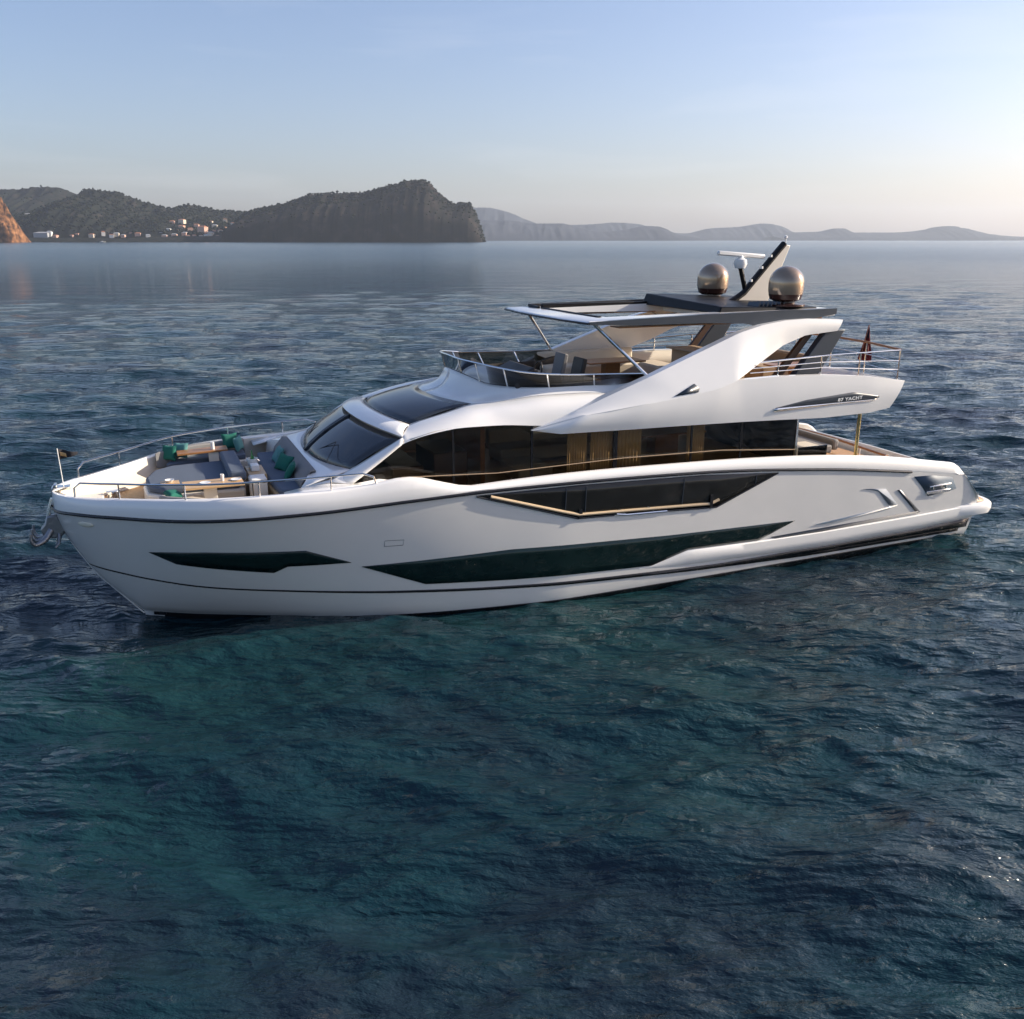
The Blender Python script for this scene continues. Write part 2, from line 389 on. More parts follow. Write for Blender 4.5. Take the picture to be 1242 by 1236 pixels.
# ---- folding balcony opening in the topsides (glass, timber ledge, mullions)
bt_top = [(9.25, 3.15), (11.9, 3.14), (15.5, 3.04), (18.02, 2.86)]
bt_bot = [(9.25, 3.15), (11.95, 2.27), (13.31, 2.22), (16.1, 2.08), (18.02, 2.86)]
bal = hull_strip('balcony_window', bt_top, bt_bot, mat('balcony_glass', (.014, .014, .013), .03, var=.5, vscale=1.2, spec=.45), off=.01, k=4)
for s in S2:
    mb = MB(); P = lambda x, z, o=.03: (x, s*(hb(x, z)+o), z)
    mb.tube([P(9.6, 3.09), P(11.5, 2.5), P(11.98, 2.36), P(13.4, 2.31), P(15.9, 2.21), P(16.15, 2.3)], .04, 8); Y(mb, 'balcony_ledge', mat('pale_timber_ledge', (.55, .42, .27), .35))
    mb = MB(); mb.tube([P(9.25, 3.13, .02), P(11.95, 2.26, .02), P(13.0, 2.225, .02)], .022, 6); mb.tube([P(14.5, 2.16, .02), P(16.1, 2.08, .02), P(18.02, 2.85, .02)], .022, 6)
    mb.box((12.02, s*(hb(12.02, 2.5)+.03), 2.38), (.09, .04, .24)); mb.box((15.9, s*(hb(15.9, 2.5)+.03), 2.3), (.09, .04, .34))
    Y(mb, 'balcony_frame', M['black'])
    for x in (11.6, 12.15, 15.0, 17.3):
        mb = MB(); mb.tube([P(x, lin(bt_bot)(x)+.06, .022), P(x, lin(bt_top)(x)-.05, .022)], .012, 5)
        Y(mb, 'balcony_mullion', M['grey'])
    mb = MB(); mb.tube([P(13.05, 2.25), P(13.35, 2.2), P(14.25, 2.17), P(14.55, 2.16)], .025, 6); mb.tube([P(13.35, 2.2), P(13.1, 2.38)], .012, 5); mb.tube([P(14.2, 2.17), P(13.95, 2.36)], .012, 5); Y(mb, 'balcony_hinge', M['steel'])

# ------------------------------------------------------------------ decks
mb = MB(); pts = [(X, gw(X)-.22) for X in xs if .5 <= X <= 9]
mb.grid([[(X, -y, zf(X)), (X, 0, zf(X)), (X, y, zf(X))] for X, y in pts]); Y(mb, 'foredeck', M['teak'])
mb = MB()
mb.grid([[(X, -(gw(X)-.22), min(2.72, ztp(X)-.45)), (X, 0, min(2.72, ztp(X)-.45)), (X, gw(X)-.22, min(2.72, ztp(X)-.45))] for X in [9.0+.8*i for i in range(20)]]); Y(mb, 'main_deck', M['teak'])
# anchor locker cover and bow fittings
mb = MB(); mb.box((.75, 0, 2.9), (.7, .9, .25)); Y(mb, 'locker_cover', M['inner'], bevel=.03)
mb = MB(); mb.tube([(1.3, .35, 2.8), (1.3, .35, 3.02)], .13, 14); mb.tube([(1.3, .35, 3.02), (1.3, .35, 3.1)], .17, 14); Y(mb, 'windlass', M['steel'], bevel=.01)
mb = MB(); mb.tube([(1.1, -.3, 2.95), (1.5, -.3, 2.95)], .05, 8); mb.tube([(1.2, -.3, 2.78), (1.2, -.3, 2.95)], .04, 8); mb.tube([(1.4, -.3, 2.78), (1.4, -.3, 2.95)], .04, 8)
Y(mb, 'bollard', M['steel'], bevel=.01)
mb = MB(); mb.box((.22, 0, 3.36), (.4, .26, .08)); mb.tube([(.1, -.14, 3.42), (.1, .14, 3.42)], .05, 10); Y(mb, 'bow_roller', M['steel'], bevel=.01)

# ------------------------------------------------------------------ coach roof, windscreen, flybridge nose
def arc(Xc, zc, Xs, zs_, W, p=2.2, n=21):
    out = []
    for i in range(n):
        t = -1+2*i/(n-1); a = abs(t)**p
        out.append(Vector((Xc+(Xs-Xc)*a, t*W, zc+(zs_-zc)*a)))
    return out
a0 = arc(5.92, 3.76, 6.52, 3.80, 2.62)
a1 = arc(7.15, 4.60, 7.76, 4.46, 2.74)
a1b = arc(7.12, 4.66, 7.74, 4.52, 2.80)
a2 = arc(7.68, 4.76, 8.12, 4.65, 2.13)
a3 = arc(9.15, 5.08, 9.77, 5.03, 1.98)
# windscreen: two panes and a centre post
for h_, nm in ((a0[:11], 'windscreen'), (a0[10:], 'windscreen')):
    t_ = a1[:11] if h_ is not None and h_[0].y < -.1 else a1[10:]
    mb = MB(); mb.grid(ruled(h_, t_, 6, (-.05, 0, .04))); Y(mb, nm, M['wglass'], solid=.02, ang=60)
mb = MB(); mb.tube([a0[10]+Vector((-.01, 0, .01)), a0[10].lerp(a1[10], .5)+Vector((-.06, 0, .05)), a1[10]+Vector((-.01, 0, .01))], .03, 6); Y(mb, 'windscreen_post', M['black'])
for s in S2:
    mb = MB(); q0 = Vector((5.98, s*.5, 3.8)); mb.tube([q0, q0+Vector((.5, s*.8, .40))], .012, 5); mb.tube([q0+Vector((.5, s*.8, .40)), q0+Vector((.1, s*1.6, .14))], .01, 5); Y(mb, 'wiper', M['black'])
mb = MB(); mb.grid(ruled(a1b, a2, 6, (-.03, 0, .05))); mb.grid(ruled(a1, a1b, 1)); Y(mb, 'brow', M['gel'], solid=.02, ang=60)
mb = MB(); mb.grid(ruled(a2, a3, 6, (-.02, 0, .05))); Y(mb, 'sloping_window', M['wglass'], solid=.015, ang=60)
mb = MB(); mb.grid([[p+Vector((-.01, 0, .012)) for p in a2], [p+Vector((.04, 0, .03)) for p in a2]]); Y(mb, 'window_gasket', M['black'], solid=.004)
for s in S2:
    e = lambda P: Vector((P[0], s*P[1], P[2]))
    # shoulder of the roof, from the window edge out to the saloon glass
    I = smooth_path([e((7.74, 2.80, 4.52)), e((8.12, 2.13, 4.66)), e((9.0, 2.05, 4.86)), e((9.77, 2.0, 5.03)), e((10.35, 2.28, 5.08)), e((11.4, 2.52, 5.20)), e((12.5, 2.66, 5.22)), e((13.6, 2.80, 5.16)), e((15.0, 2.9, 5.1)), e((17, 2.9, 5.0))], 40)
    O = smooth_path([e((7.62, 2.93, 4.34)), e((7.95, 2.95, 4.46)), e((8.55, 2.97, 4.59)), e((9.2, 2.98, 4.66)), e((10.1, 2.99, 4.65)), e((11.1, 3.0, 4.57)), e((12.5, 3.0, 4.46)), e((13.9, 3.0, 4.36)), e((15.4, 3.0, 4.3)), e((17, 3.0, 4.25))], 40)
    mb = MB(); rows = []
    for t in [i/8 for i in range(9)]:
        rows.append([p.lerp(q, t)+Vector((0, s*.16, .12))*math.sin(math.pi*t)*min(1, .12+k/9) for k, (p, q) in enumerate(zip(I, O))])
    rows.append([q+Vector((0, -s*.06, -.03)) for q in O])
    mb.grid(rows); Y(mb, 'roof_shoulder', M['gel'], solid=.02, off=0, ang=60)
    # A pillar
    A = smooth_path([e((6.1, 2.55, 3.62)), e((6.52, 2.62, 3.80)), e((7.1, 2.70, 4.12)), e((7.76, 2.76, 4.48))], 16)
    B = smooth_path([e((6.45, 2.96, 3.52)), e((6.72, 2.97, 3.70)), e((7.25, 2.98, 4.06)), e((7.68, 2.96, 4.36))], 16)
    mb = MB(); mb.grid(ruled(A, B, 4, (0, s*.06, .05))); Y(mb, 'side_pillar', M['gel'], solid=.04, ang=60)
    # nose / flybridge coaming
    lo = [p for p in a3 if p.y*s >= -1e-6]; lo.sort(key=lambda p: abs(p.y))
    L3 = smooth_path(lo+[e((10.35, 2.26, 5.09)), e((11.4, 2.5, 5.21)), e((12.5, 2.64, 5.23)), e((13.6, 2.78, 5.17)), e((14.3, 2.9, 5.15))], 44)
    L4 = smooth_path([e((9.87, 0, 5.66)), e((9.95, .6, 5.62)), e((10.15, 1.05, 5.52)), e((10.45, 1.45, 5.40)), e((10.95, 1.95, 5.37)), e((11.6, 2.3, 5.37)), e((12.6, 2.45, 5.38)), e((13.5, 2.52, 5.36)), e((14.2, 2.8, 5.5))], 44)
    mb = MB(); rows = []
    for t in [i/8 for i in range(9)]:
        rows.append([p.lerp(q, t)+Vector((.16, 0, -.13))*math.sin(math.pi*t)*max(.12, 1-k/22) for k, (p, q) in enumerate(zip(L3, L4))])
    mb.grid(rows)
    Y(mb, 'flybridge_coaming', M['gel'], solid=.015, ang=55)
    mb = MB(); mb.grid([[q+Vector((.01, -s*.005, .004)) for q in L4], [q+Vector((.16, -s*.08, .02)) for q in L4], [q+Vector((.2, -s*.12, -.55)) for q in L4]]); Y(mb, 'coaming_lining', M['leather'], solid=.01)
    # smoked wind deflector, leaning forward, with polished top rail and posts
    T4 = smooth_path([e((9.84, 0, 6.02)), e((9.88, .7, 6.0)), e((10.1, 1.35, 5.96)), e((10.5, 1.85, 5.88)), e((11.1, 2.3, 5.78)), e((11.9, 2.55, 5.72)), e((13.0, 2.66, 5.68)), e((14.2, 2.86, 5.66))], 44)
    mb = MB(); mb.grid(ruled([q+Vector((.02, 0, -.02)) for q in L4], T4, 4)); Y(mb, 'wind_deflector', M['defl'], ang=60)
    mb = MB(); mb.tube(T4, .022, 8); Y(mb, 'deflector_rail', M['steel'])
    for k in (5, 10, 16, 24, 33):
        mb = MB(); mb.tube([L4[k], T4[k]], .02, 6); Y(mb, 'deflector_post', M['steel'])

# ---- deck trunk in front of the windscreen
f0 = arc(5.70, 3.66, 5.35, 3.52, 2.75, 5)
mb = MB(); mb.grid(ruled([Vector((p.x, p.y*1.0, p.z)) for p in f0], a0, 3)); mb.grid([[p for p in f0], [Vector((p.x-.12, p.y, 2.7)) for p in f0]])
Y(mb, 'deck_trunk', M['gel'], solid=.02)
for s in S2:
    mb = MB(); mb.grid([[(5.35, s*2.75, 3.52), (5.95, s*2.86, 3.58), (6.5, s*2.96, 3.54), (7.1, s*2.96, 3.60), (8.2, s*2.96, 3.4)], [(5.2, s*2.76, 2.7), (5.95, s*2.9, 2.7), (6.5, s*2.99, 2.7), (7.1, s*3.0, 2.7), (8.2, s*3.0, 2.7)]])
    mb.grid([[(5.35, s*2.75, 3.52), (6.05, s*2.86, 3.60), (6.5, s*2.96, 3.54)], [(5.4, s*2.6, 3.53), (6.1, s*2.55, 3.62), (6.52, s*2.62, 3.8)]])
    Y(mb, 'trunk_side', M['gel'], solid=.02)
    mb = MB(); mb.grid([[(4.95, s*2.7, 3.42), (5.35, s*2.75, 3.5), (6.2, s*2.9, 3.52), (7.3, s*3.0, 3.56)], [(4.95, s*3.25, 3.45), (5.35, s*3.3, 3.5), (6.2, s*3.4, 3.55), (7.3, s*3.44, 3.6)]])
    Y(mb, 'side_walkway', M['gel'], solid=.03)

# ------------------------------------------------------------------ saloon: side glass and what shows through it
gt = pch([6.72, 7.25, 7.95, 8.55, 9.2, 10.1, 11.1, 12.5, 13.9, 15.4, 17, 19.1], [3.70, 4.06, 4.46, 4.59, 4.66, 4.65, 4.57, 4.46, 4.36, 4.32, 4.28, 4.2])
for s in S2:
    for x0, x1 in ((6.72, 8.9), (8.98, 10.95), (11.03, 13.3), (13.38, 15.6), (15.68, 17.2), (17.28, 19.08)):
        mb = MB(); mb.grid([[(float(X), s*2.96, 2.72), (float(X), s*2.96, gt(float(X)))] for X in np.linspace(x0, x1, 14)]); Y(mb, 'saloon_window', M['tint'])
    for x in (8.94, 10.99, 13.34, 15.64, 17.24):
        mb = MB(); mb.box((x, s*2.955, (2.72+gt(x))/2), (.06 if x != 13.34 else .12, .03, gt(x)-2.72)); Y(mb, 'window_mullion', M['black'])
    mb = MB(); mb.tube([(7.6, s*3.12, 3.62), (10, s*3.14, 3.5), (13.5, s*3.14, 3.56), (16.5, s*3.12, 3.5), (19.0, s*3.1, 3.3)], .014, 6); Y(mb, 'handrail', M['tan'])
mb = MB(); mb.box((12.9, 0, 2.76), (12.3, 5.8, .04)); Y(mb, 'saloon_sole', M['tablewood'])
mb = MB(); mb.grid([[(float(X), -2.95, gt(float(X))+.02), (float(X), 0, gt(float(X))+.05), (float(X), 2.95, gt(float(X))+.02)] for X in np.linspace(7.9, 19.1, 20)]); Y(mb, 'saloon_ceiling', M['inner'], solid=.03)
mb = MB(); mb.box((9.2, -1.2, 3.3), (.9, 1.6, 1.1)); mb.box((8.0, 0, 3.2), (.8, 4.6, .9)); Y(mb, 'dashboard', M['dark'], bevel=.04)
mb = MB(); mb.box((10.2, .6, 3.6), (.12, 4.4, 1.7)); Y(mb, 'bulkhead', M['wood'])
for cx, cy, nn in ((12.35, -2.75, .8), (13.05, -2.75, .9), (12.95, 2.78, 2), (13.85, -2.7, 1.2), (16.0, 2.8, 2), (18.2, 2.8, 2), (15.95, -2.7, .8), (10.6, 2.8, 1.5)):
    mb = MB(); wv = .35*nn
    mb.grid([[(cx-wv+2*wv*i/40, cy+.035*math.sin(i*1.3), z) for i in range(41)] for z in (2.8, gt(cx)-.04)]); Y(mb, 'curtain', M['curtain'], solid=.01)
mb = MB(); mb.box((13.0, .9, 3.0), (3.0, 1.0, .4)); mb.box((13.0, 1.5, 3.3), (3.0, .3, .6)); mb.box((11.6, -1.2, 3.0), (1.0, 1.4, .4)); Y(mb, 'saloon_sofa', M['cream'], bevel=.06)
mb = MB(); mb.box((16.6, 0, 3.45), (2.2, 1.3, .06)); mb.box((16.6, 0, 3.1), (.8, .5, .7)); Y(mb, 'dining_table', M['wood'], bevel=.01)
# aft bulkhead of the saloon with sliding doors
mb = MB(); mb.grid([[(19.1, -2.95, 2.72), (19.1, 2.95, 2.72)], [(19.1, -2.95, 4.22), (19.1, 2.95, 4.22)]]); Y(mb, 'saloon_door', M['wglass'], solid=.03)
for s in S2:
    mb = MB(); mb.box((19.12, s*2.95, 3.46), (.07, .07, 1.5)); Y(mb, 'door_frame', M['steel'])

# ------------------------------------------------------------------ flybridge sides with the swept arch
def arch_y(x): return float(np.interp(x, [10.9, 12, 14.2, 17, 19.5, 20.6], [2.98, 3.12, 3.18, 3.0, 2.8, 2.72]))
for s in S2:
    def e(x, y, z): return Vector((x, s*y, z))
    up = [(10.95, 4.46), (11.93, 4.78), (12.15, 4.88), (13.05, 5.22), (14.21, 5.64), (15.5, 6.10), (16.93, 6.60), (17.7, 6.77), (18.5, 6.86), (19.3, 6.875), (20.58, 6.80)]
    lo = [(10.95, 4.46), (12.30, 4.79), (13.0, 4.87), (14.0, 4.98), (15.05, 5.08), (16.1, 5.24), (16.68, 5.42), (17.72, 5.85), (18.45, 6.20), (19.25, 6.43), (20.40, 6.50)]
    loy = [2.98, 3.32, 3.38, 3.42, 3.43, 3.43, 3.40, 3.05, 2.90, 2.82, 2.74]
    U = smooth_path([e(x, arch_y(x), z) for x, z in up], 60, False); Lw = smooth_path([e(x, y, z) for (x, z), y in zip(lo, loy)], 60, False)
    # resample both by the same stations so that the tip stays a point
    U = [Vector([float(np.interp(t, range(11), [e(x, arch_y(x), z)[k] for x, z in up])) for k in range(3)]) for t in np.linspace(0, 10, 60)]
    Lw = [Vector([float(np.interp(t, range(11), [e(x, y, z)[k] for (x, z), y in zip(lo, loy)])) for k in range(3)]) for t in np.linspace(0, 10, 60)]
    mb = MB(); outer = ruled(U, Lw, 5, (0, s*.03, 0))
    inn = [[p+Vector((0, -s*(.26 if True else 0)*min(1, .2+i/12), 0)) for i, p in enumerate(r_)] for r_ in outer]
    mb.grid(outer); mb.grid(inn); mb.grid([outer[0], inn[0]]); mb.grid([outer[-1], inn[-1]])
    mb.grid([[outer[j][-1], inn[j][-1]] for j in range(6)]); mb.grid([[outer[j][0], inn[j][0]] for j in range(6)])
    Y(mb, 'arch', M['gel'], ang=35, bevel=.02)
    # lower fashion plate / aft overhang
    tp = [(10.95, 4.46, 2.98), (12.30, 4.79, 3.32), (14.0, 4.98, 3.42), (15.05, 5.08, 3.43), (16.1, 5.24, 3.43), (16.68, 5.42, 3.40), (17.96, 5.45, 3.42), (19.5, 5.41, 3.42), (21.2, 5.27, 3.40), (22.5, 5.07, 3.34)]
    bo = [(10.97, 4.44, 2.98), (11.66, 4.35, 3.22), (13.7, 4.33, 3.32), (14.8, 4.32, 3.34), (16.0, 4.30, 3.35), (17.0, 4.28, 3.35), (18.0, 4.25, 3.35), (19.7, 4.19, 3.33), (21.3, 4.21, 3.3), (22.1, 4.30, 3.28)]
    ip = lambda arr, t: Vector([float(np.interp(t, range(10), [e(a[0], a[2], a[1])[k] for a in arr])) for k in range(3)])
    T = [ip(tp, t) for t in np.linspace(0, 9, 64)]; B = [ip(bo, t) for t in np.linspace(0, 9, 64)]
    mb = MB(); outer = ruled(T, B, 5, (0, s*.05, 0)); inn = [[p+Vector((0, -s*.2*min(1, .15+i/14), 0)) for i, p in enumerate(r_)] for r_ in outer]
    mb.grid(outer); mb.grid(inn); mb.grid([outer[0], inn[0]]); mb.grid([outer[-1], inn[-1]]); mb.grid([[outer[j][-1], inn[j][-1]] for j in range(6)])
    Y(mb, 'flybridge_side', M['gel'], ang=35, bevel=.02)
    # little air scoop on the arch
    mb = MB(); yb = lambda z: 3.42-.0*(z)
    poly = [(14.75, 5.12), (15.35, 5.40), (15.5, 5.28), (15.45, 5.18)]
    ya = lambda x, z: 3.30-.0
    def onarch(x, z, o):   # y on the arch face at (x, z)
        zu = float(np.interp(x, [q[0] for q in up], [q[1] for q in up])); zl = float(np.interp(x, [q[0] for q in lo], [q[1] for q in lo]))
        t = (zu-z)/(zu-zl); yu = arch_y(x); yl = float(np.interp(x, [q[0] for q in lo], loy)); return yu+(yl-yu)*t+.03*4*t*(1-t)+o
    mb.add([(x, s*onarch(x, z, .012), z) for x, z in poly], [(0, 1, 2, 3)]); Y(mb, 'air_scoop', M['grey'], solid=.02)
    # name plate: dark blade with bright lower lip
    side_y = lambda x, z: (lambda zt, zb, yt, yb_: yb_+(yt-yb_)*((z-zb)/(zt-zb))+.05*4*((z-zb)/(zt-zb))*(1-(z-zb)/(zt-zb)))(float(np.interp(x, [a[0] for a in tp], [a[1] for a in tp])), float(np.interp(x, [a[0] for a in bo], [a[1] for a in bo])), float(np.interp(x, [a[0] for a in tp], [a[2] for a in tp])), float(np.interp(x, [a[0] for a in bo], [a[2] for a in bo])))
    tpl = lin([(17.95, 4.60), (19.0, 4.76), (20.6, 4.87), (21.55, 4.70)]); bpl = lin([(17.95, 4.58), (19.5, 4.59), (21.45, 4.60), (21.55, 4.66)])
    mb = MB(); mb.grid([[(float(X), s*(side_y(float(X), bpl(X)+(tpl(X)-bpl(X))*j/3)+.012), bpl(X)+(tpl(X)-bpl(X))*j/3) for j in range(4)] for X in np.linspace(17.95, 21.55, 40)])
    npl = Y(mb, 'name_plate', M['grey'], solid=.016)
    mb = MB(); mb.grid([[(float(X), s*(side_y(float(X), bpl(X)-.02)+.016), bpl(X)-.06*max(0, 1-(X-17.95)/2.2)-.02), (float(X), s*(side_y(float(X), bpl(X))+.024), bpl(X)+.012)] for X in np.linspace(17.9, 21.5, 30)])
    Y(mb, 'plate_lip', M['steel'], solid=.01)
    tcv = bpy.data.curves.new('lettering', 'FONT'); tcv.body = '87 YACHT'; tcv.size = .125; tcv.extrude = .004; tcv.offset = .004; tcv.space_character = 1.15
    to = bpy.data.objects.new('lettering', tcv); COL.objects.link(to)
    dg = bpy.context.evaluated_depsgraph_get(); dg.update(); me = bpy.data.meshes.new_from_object(to.evaluated_get(dg)); bpy.data.objects.remove(to)
    lo_ = bpy.data.objects.new('lettering', me); COL.objects.link(lo_); me.materials.clear(); me.materials.append(M['porc'])
    me.transform(Matrix.Scale(1.35, 4, (1, 0, 0)))
    if s < 0: me.transform(Matrix.Translation((20.05, -side_y(20.6, 4.68)-.03, 4.64)) @ Matrix.Rotation(R(-1.5), 4, 'Y') @ Matrix.Rotation(R(90), 4, 'X'))
    else: me.transform(Matrix.Translation((21.2, side_y(20.6, 4.68)+.03, 4.64)) @ Matrix.Rotation(R(180), 4, 'Z') @ Matrix.Rotation(R(90), 4, 'X'))
    lo_.parent = yacht; lo_.matrix_parent_inverse = Matrix.Translation((-13, 0, 0))
    # dark support leg under the hardtop
    mb = MB()
    mb.prism([(20.1, 6.52), (20.75, 6.52), (19.75, 5.0), (18.85, 5.0)], lambda p: (p[0], s*2.45, p[1]), lambda p: (p[0], s*2.67, p[1])); Y(mb, 'support_leg', M['grey'], bevel=.02)
    mb = MB(); mb.prism([(19.75, 6.6), (20.0, 6.6), (18.7, 5.05), (18.4, 5.05)], lambda p: (p[0], s*2.3, p[1]), lambda p: (p[0], s*2.42, p[1])); Y(mb, 'leg_trim', M['dark'], bevel=.01)
    # forward steel struts
    mb = MB(); mb.tube([(13.05, s*2.12, 6.9), (14.3, s*2.95, 5.52)], .045, 10); Y(mb, 'strut', M['steel'])
# flybridge floor and aft overhang
mb = MB(); mb.box((16.9, 0, 4.76), (10.6, 5.6, .06)); mb.box((11, 0, 4.77), (1.4, 3.8, .05)); Y(mb, 'flybridge_deck', M['teak'])
mb = MB(); mb.grid([[(19.0, -3.25, 4.24), (19.0, 3.25, 4.24)], [(22.1, -3.2, 4.3), (22.1, 3.2, 4.3)]]); mb.grid([[(22.1, -3.26, 4.3), (22.25, 0, 4.3), (22.1, 3.26, 4.3)], [(22.5, -3.3, 5.05), (22.65, 0, 5.05), (22.5, 3.3, 5.05)]])
Y(mb, 'aft_overhang', M['gel'], solid=.05)
mb = MB(); mb.box((16.0, 0, 4.5), (10.0, 5.9, .3)); Y(mb, 'deckhead', M['inner'])
# flybridge inner bulwark
for s in S2:
    mb = MB(); mb.grid([[(float(x), s*3.14, 4.78), (float(x), s*3.16, float(np.interp(x, [14, 16.7, 18, 19.5, 21.2, 22.5], [5.05, 5.38, 5.42, 5.38, 5.24, 5.04])))] for x in np.linspace(14, 22.4, 16)]); Y(mb, 'inner_coaming', M['inner'], solid=.03)

# ------------------------------------------------------------------ hardtop
def ht_outline(off=0, z=0):
    pts = [(12.62+off, 2.75-off*.5), (13.3, 2.74-off), (16.0, 2.70-off), (19.6, 2.66-off), (20.35-off, 2.62-off)]
    return pts
mb = MB()
out = [(12.60, -2.74), (12.45, -1.4), (12.42, 0), (12.45, 1.4), (12.60, 2.74), (14.5, 2.74), (17, 2.70), (20.35, 2.64), (20.45, 0), (20.35, -2.64), (17, -2.70), (14.5, -2.74)]
inn = [(13.6, -1.75), (13.5, -.9), (13.48, 0), (13.5, .9), (13.6, 1.75), (14.6, 1.8), (16.2, 1.8), (17.5, 1.8), (17.5, 0), (17.5, -1.8), (16.2, -1.8), (14.6, -1.8)]
zt = lambda x: 7.0+.013*(x-12.5)
bt_ = lambda x: zt(x)-float(np.interp(x, [12.4, 13.5, 16, 17.6, 20.4], [.07, .14, .2, .24, .2]))
ring = lambda P, f, dz=0: [(x, y, f(x)+dz) for x, y in P]
sh = lambda P, d: [(x+(d if x < 13 else (-d if x > 20 else 0)), y*(1-d/2.7), 0) for x, y in P]
top_o = [(x, y, zt(x)) for x, y, _ in sh(out, .05)]
mb.grid([ring(inn, bt_), ring(inn, zt), top_o, [(x, y, zt(x)-.03) for x, y in out], [(x, y, bt_(x)+.02) for x, y in out], [(x, y, bt_(x)) for x, y, _ in sh(out, .06)], ring(inn, bt_)], True)
hardtop = Y(mb, 'hardtop', M['gel'], ang=30)
# anthracite side fascias, deepening aft into the arch
for s in S2:
    mb = MB()
    poly_t = [(12.62, 6.99), (14, 7.03), (16, 7.08), (17.6, 7.09), (20.38, 7.115)]
    poly_b = [(12.62, 6.93), (14, 6.87), (16, 6.86), (17.3, 6.80), (17.62, 6.74), (18.0, 6.52), (18.7, 6.74), (19.9, 6.90), (20.38, 6.96)]
    ft, fb = lin(poly_t), lin(poly_b); xx = sorted(set(list(np.linspace(12.62, 20.38, 40))+[p[0] for p in poly_b]))
    yo = lambda x: float(np.interp(x, [12.6, 14.5, 17, 20.4], [2.755, 2.755, 2.715, 2.655]))
    o_ = [[(x, s*(yo(x)+.012), ft(x)) for x in xx], [(x, s*(yo(x)+.012), fb(x)) for x in xx]]; i_ = [[(x, s*(yo(x)-.14), ft(x)+.004) for x in xx], [(x, s*(yo(x)-.14), fb(x)) for x in xx]]
    mb.grid([o_[0], o_[1], i_[1]]); mb.grid([o_[0], i_[0]])
    Y(mb, 'fascia', M['grey'], ang=30)
# dark lip round the front
mb = MB(); mb.tube([(12.60, -2.76, 6.95), (12.44, -1.4, 6.95), (12.41, 0, 6.95), (12.44, 1.4, 6.95), (12.60, 2.76, 6.95)], .03, 6); Y(mb, 'front_lip', M['black'])
# sunroof coamings: black frame round the opening, then the raised aft pod
mb = MB()
fr = [(13.6, -1.78), (13.5, 0), (13.6, 1.78), (17.5, 1.82), (17.5, -1.82)]
for a, b, h_ in (((13.3, 2.55), (17.3, 2.6), .09), ((13.3, 1.85), (13.3, 2.55), .05)):
    va, vb = Vector((*a, 7.02)), Vector((*b, 7.06)); mb.tube([va, vb], h_, 6)
Y(mb, 'sunroof_track', M['carbon'])
mb = MB(); mb.box((15.5, 1.88, 6.98), (4.2, .14, .3)); mb.box((13.4, 0, 6.98), (.12, 3.6, .12)); Y(mb, 'sunroof_frame', M['carbon'], bevel=.02)
mb = MB()
pod = [(16.9, -2.05), (16.9, 2.1), (18.2, 2.2), (20.1, 2.25), (20.1, -2.25), (18.2, -2.2)]
hgt = {16.9: .30, 18.2: .24, 20.1: .16}
mb.add([(x, y, 7.02) for x, y in pod]+[(x+(.12 if x < 17 else 0), y*.96, 7.06+hgt[x]*(1 if y > 0 else .45)) for x, y in pod], [(5, 4, 3, 2, 1, 0), (6, 7, 8, 11), (8, 9, 10, 11)]+[(i, (i+1) % 6, (i+1) % 6+6, i+6) for i in range(6)])
Y(mb, 'equipment_pod', M['carbon'], bevel=.03)
mb = MB()
for i in range(7): mb.box((18.25+.14*i, -1.75, 7.22), (.035, .5, .13), Matrix.Rotation(R(20), 3, 'Y'))
Y(mb, 'louvre', M['grey'])
# mast fin
mb = MB(); mb.prism([(18.75, 7.1), (20.0, 7.1), (20.7, 8.78), (20.45, 8.82), (20.2, 8.45), (19.2, 7.42)], lambda p: (p[0], -.07, p[1]), lambda p: (p[0], .07, p[1])); Y(mb, 'mast', M['inner'], bevel=.02)
mb = MB(); mb.tube([(18.7, -.02, 7.15), (19.15, -.02, 7.42), (20.15, -.02, 8.48), (20.5, -.02, 8.84)], .095, 6); Y(mb, 'mast_leading_edge', M['carbon'])
mb = MB()
mb.tube([(20.55, 0, 8.8), (20.55, 0, 8.98)], .02, 6); mb.lathe([(.0, 0), (.05, .02), (.05, .08), (.0, .11)], (20.55, 0, 8.97), 10); Y(mb, 'masthead_light', M['porc'])
for k, (mx_, mz_) in enumerate(((19.35, 7.75), (19.7, 8.12), (20.0, 8.45))):
    mb = MB(); mb.lathe([(.0, 0), (.055, 0), (.055, .07), (.0, .07)], (mx_-.05, -.12, mz_), 10); Y(mb, 'lamp', M['porc'])
# radar scanner on its stalk
mb = MB(); mb.tube([(19.25, 0, 7.4), (18.98, 0, 8.2)], .07, 8); Y(mb, 'radar_stalk', M['carbon'])
mb = MB(); mb.lathe([(.0, -.16), (.15, -.14), (.2, -.02), (.18, .1), (.08, .16), (.06, .22), (0, .22)], (18.98, 0, 8.28), 16); ra = Y(mb, 'radar_housing', M['porc'])
mb = MB(); mb.box((18.99, 0, 8.52), (1.66, .12, .13), Matrix.Rotation(R(4), 3, 'Y')); Y(mb, 'radar_scanner', M['porc'], bevel=.035)
# satellite domes
for s in S2:
    cx, cy = 19.28, s*1.78
    mb = MB(); mb.lathe([(0, 0), (.3, 0), (.42, .06), (.47, .2)], (cx, cy, 7.28), 28); mb.lathe([(.0, -.1), (.55, -.1), (.55, -.05), (.28, -.03), (.28, 0)], (cx, cy, 7.26), 24)
    db = Y(mb, 'dome_base', M['domeb'], ang=40)
    mb = MB(); prof = [(.47, .2), (.485, .3), (.485, .5)]+[(.485*math.cos(R(a)), .5+.47*math.sin(R(a))) for a in range(10, 90, 10)]+[(.0, .97)]
    mb.lathe(prof, (cx, cy, 7.28), 36); Y(mb, 'satellite_dome', M['dome'], ang=60)
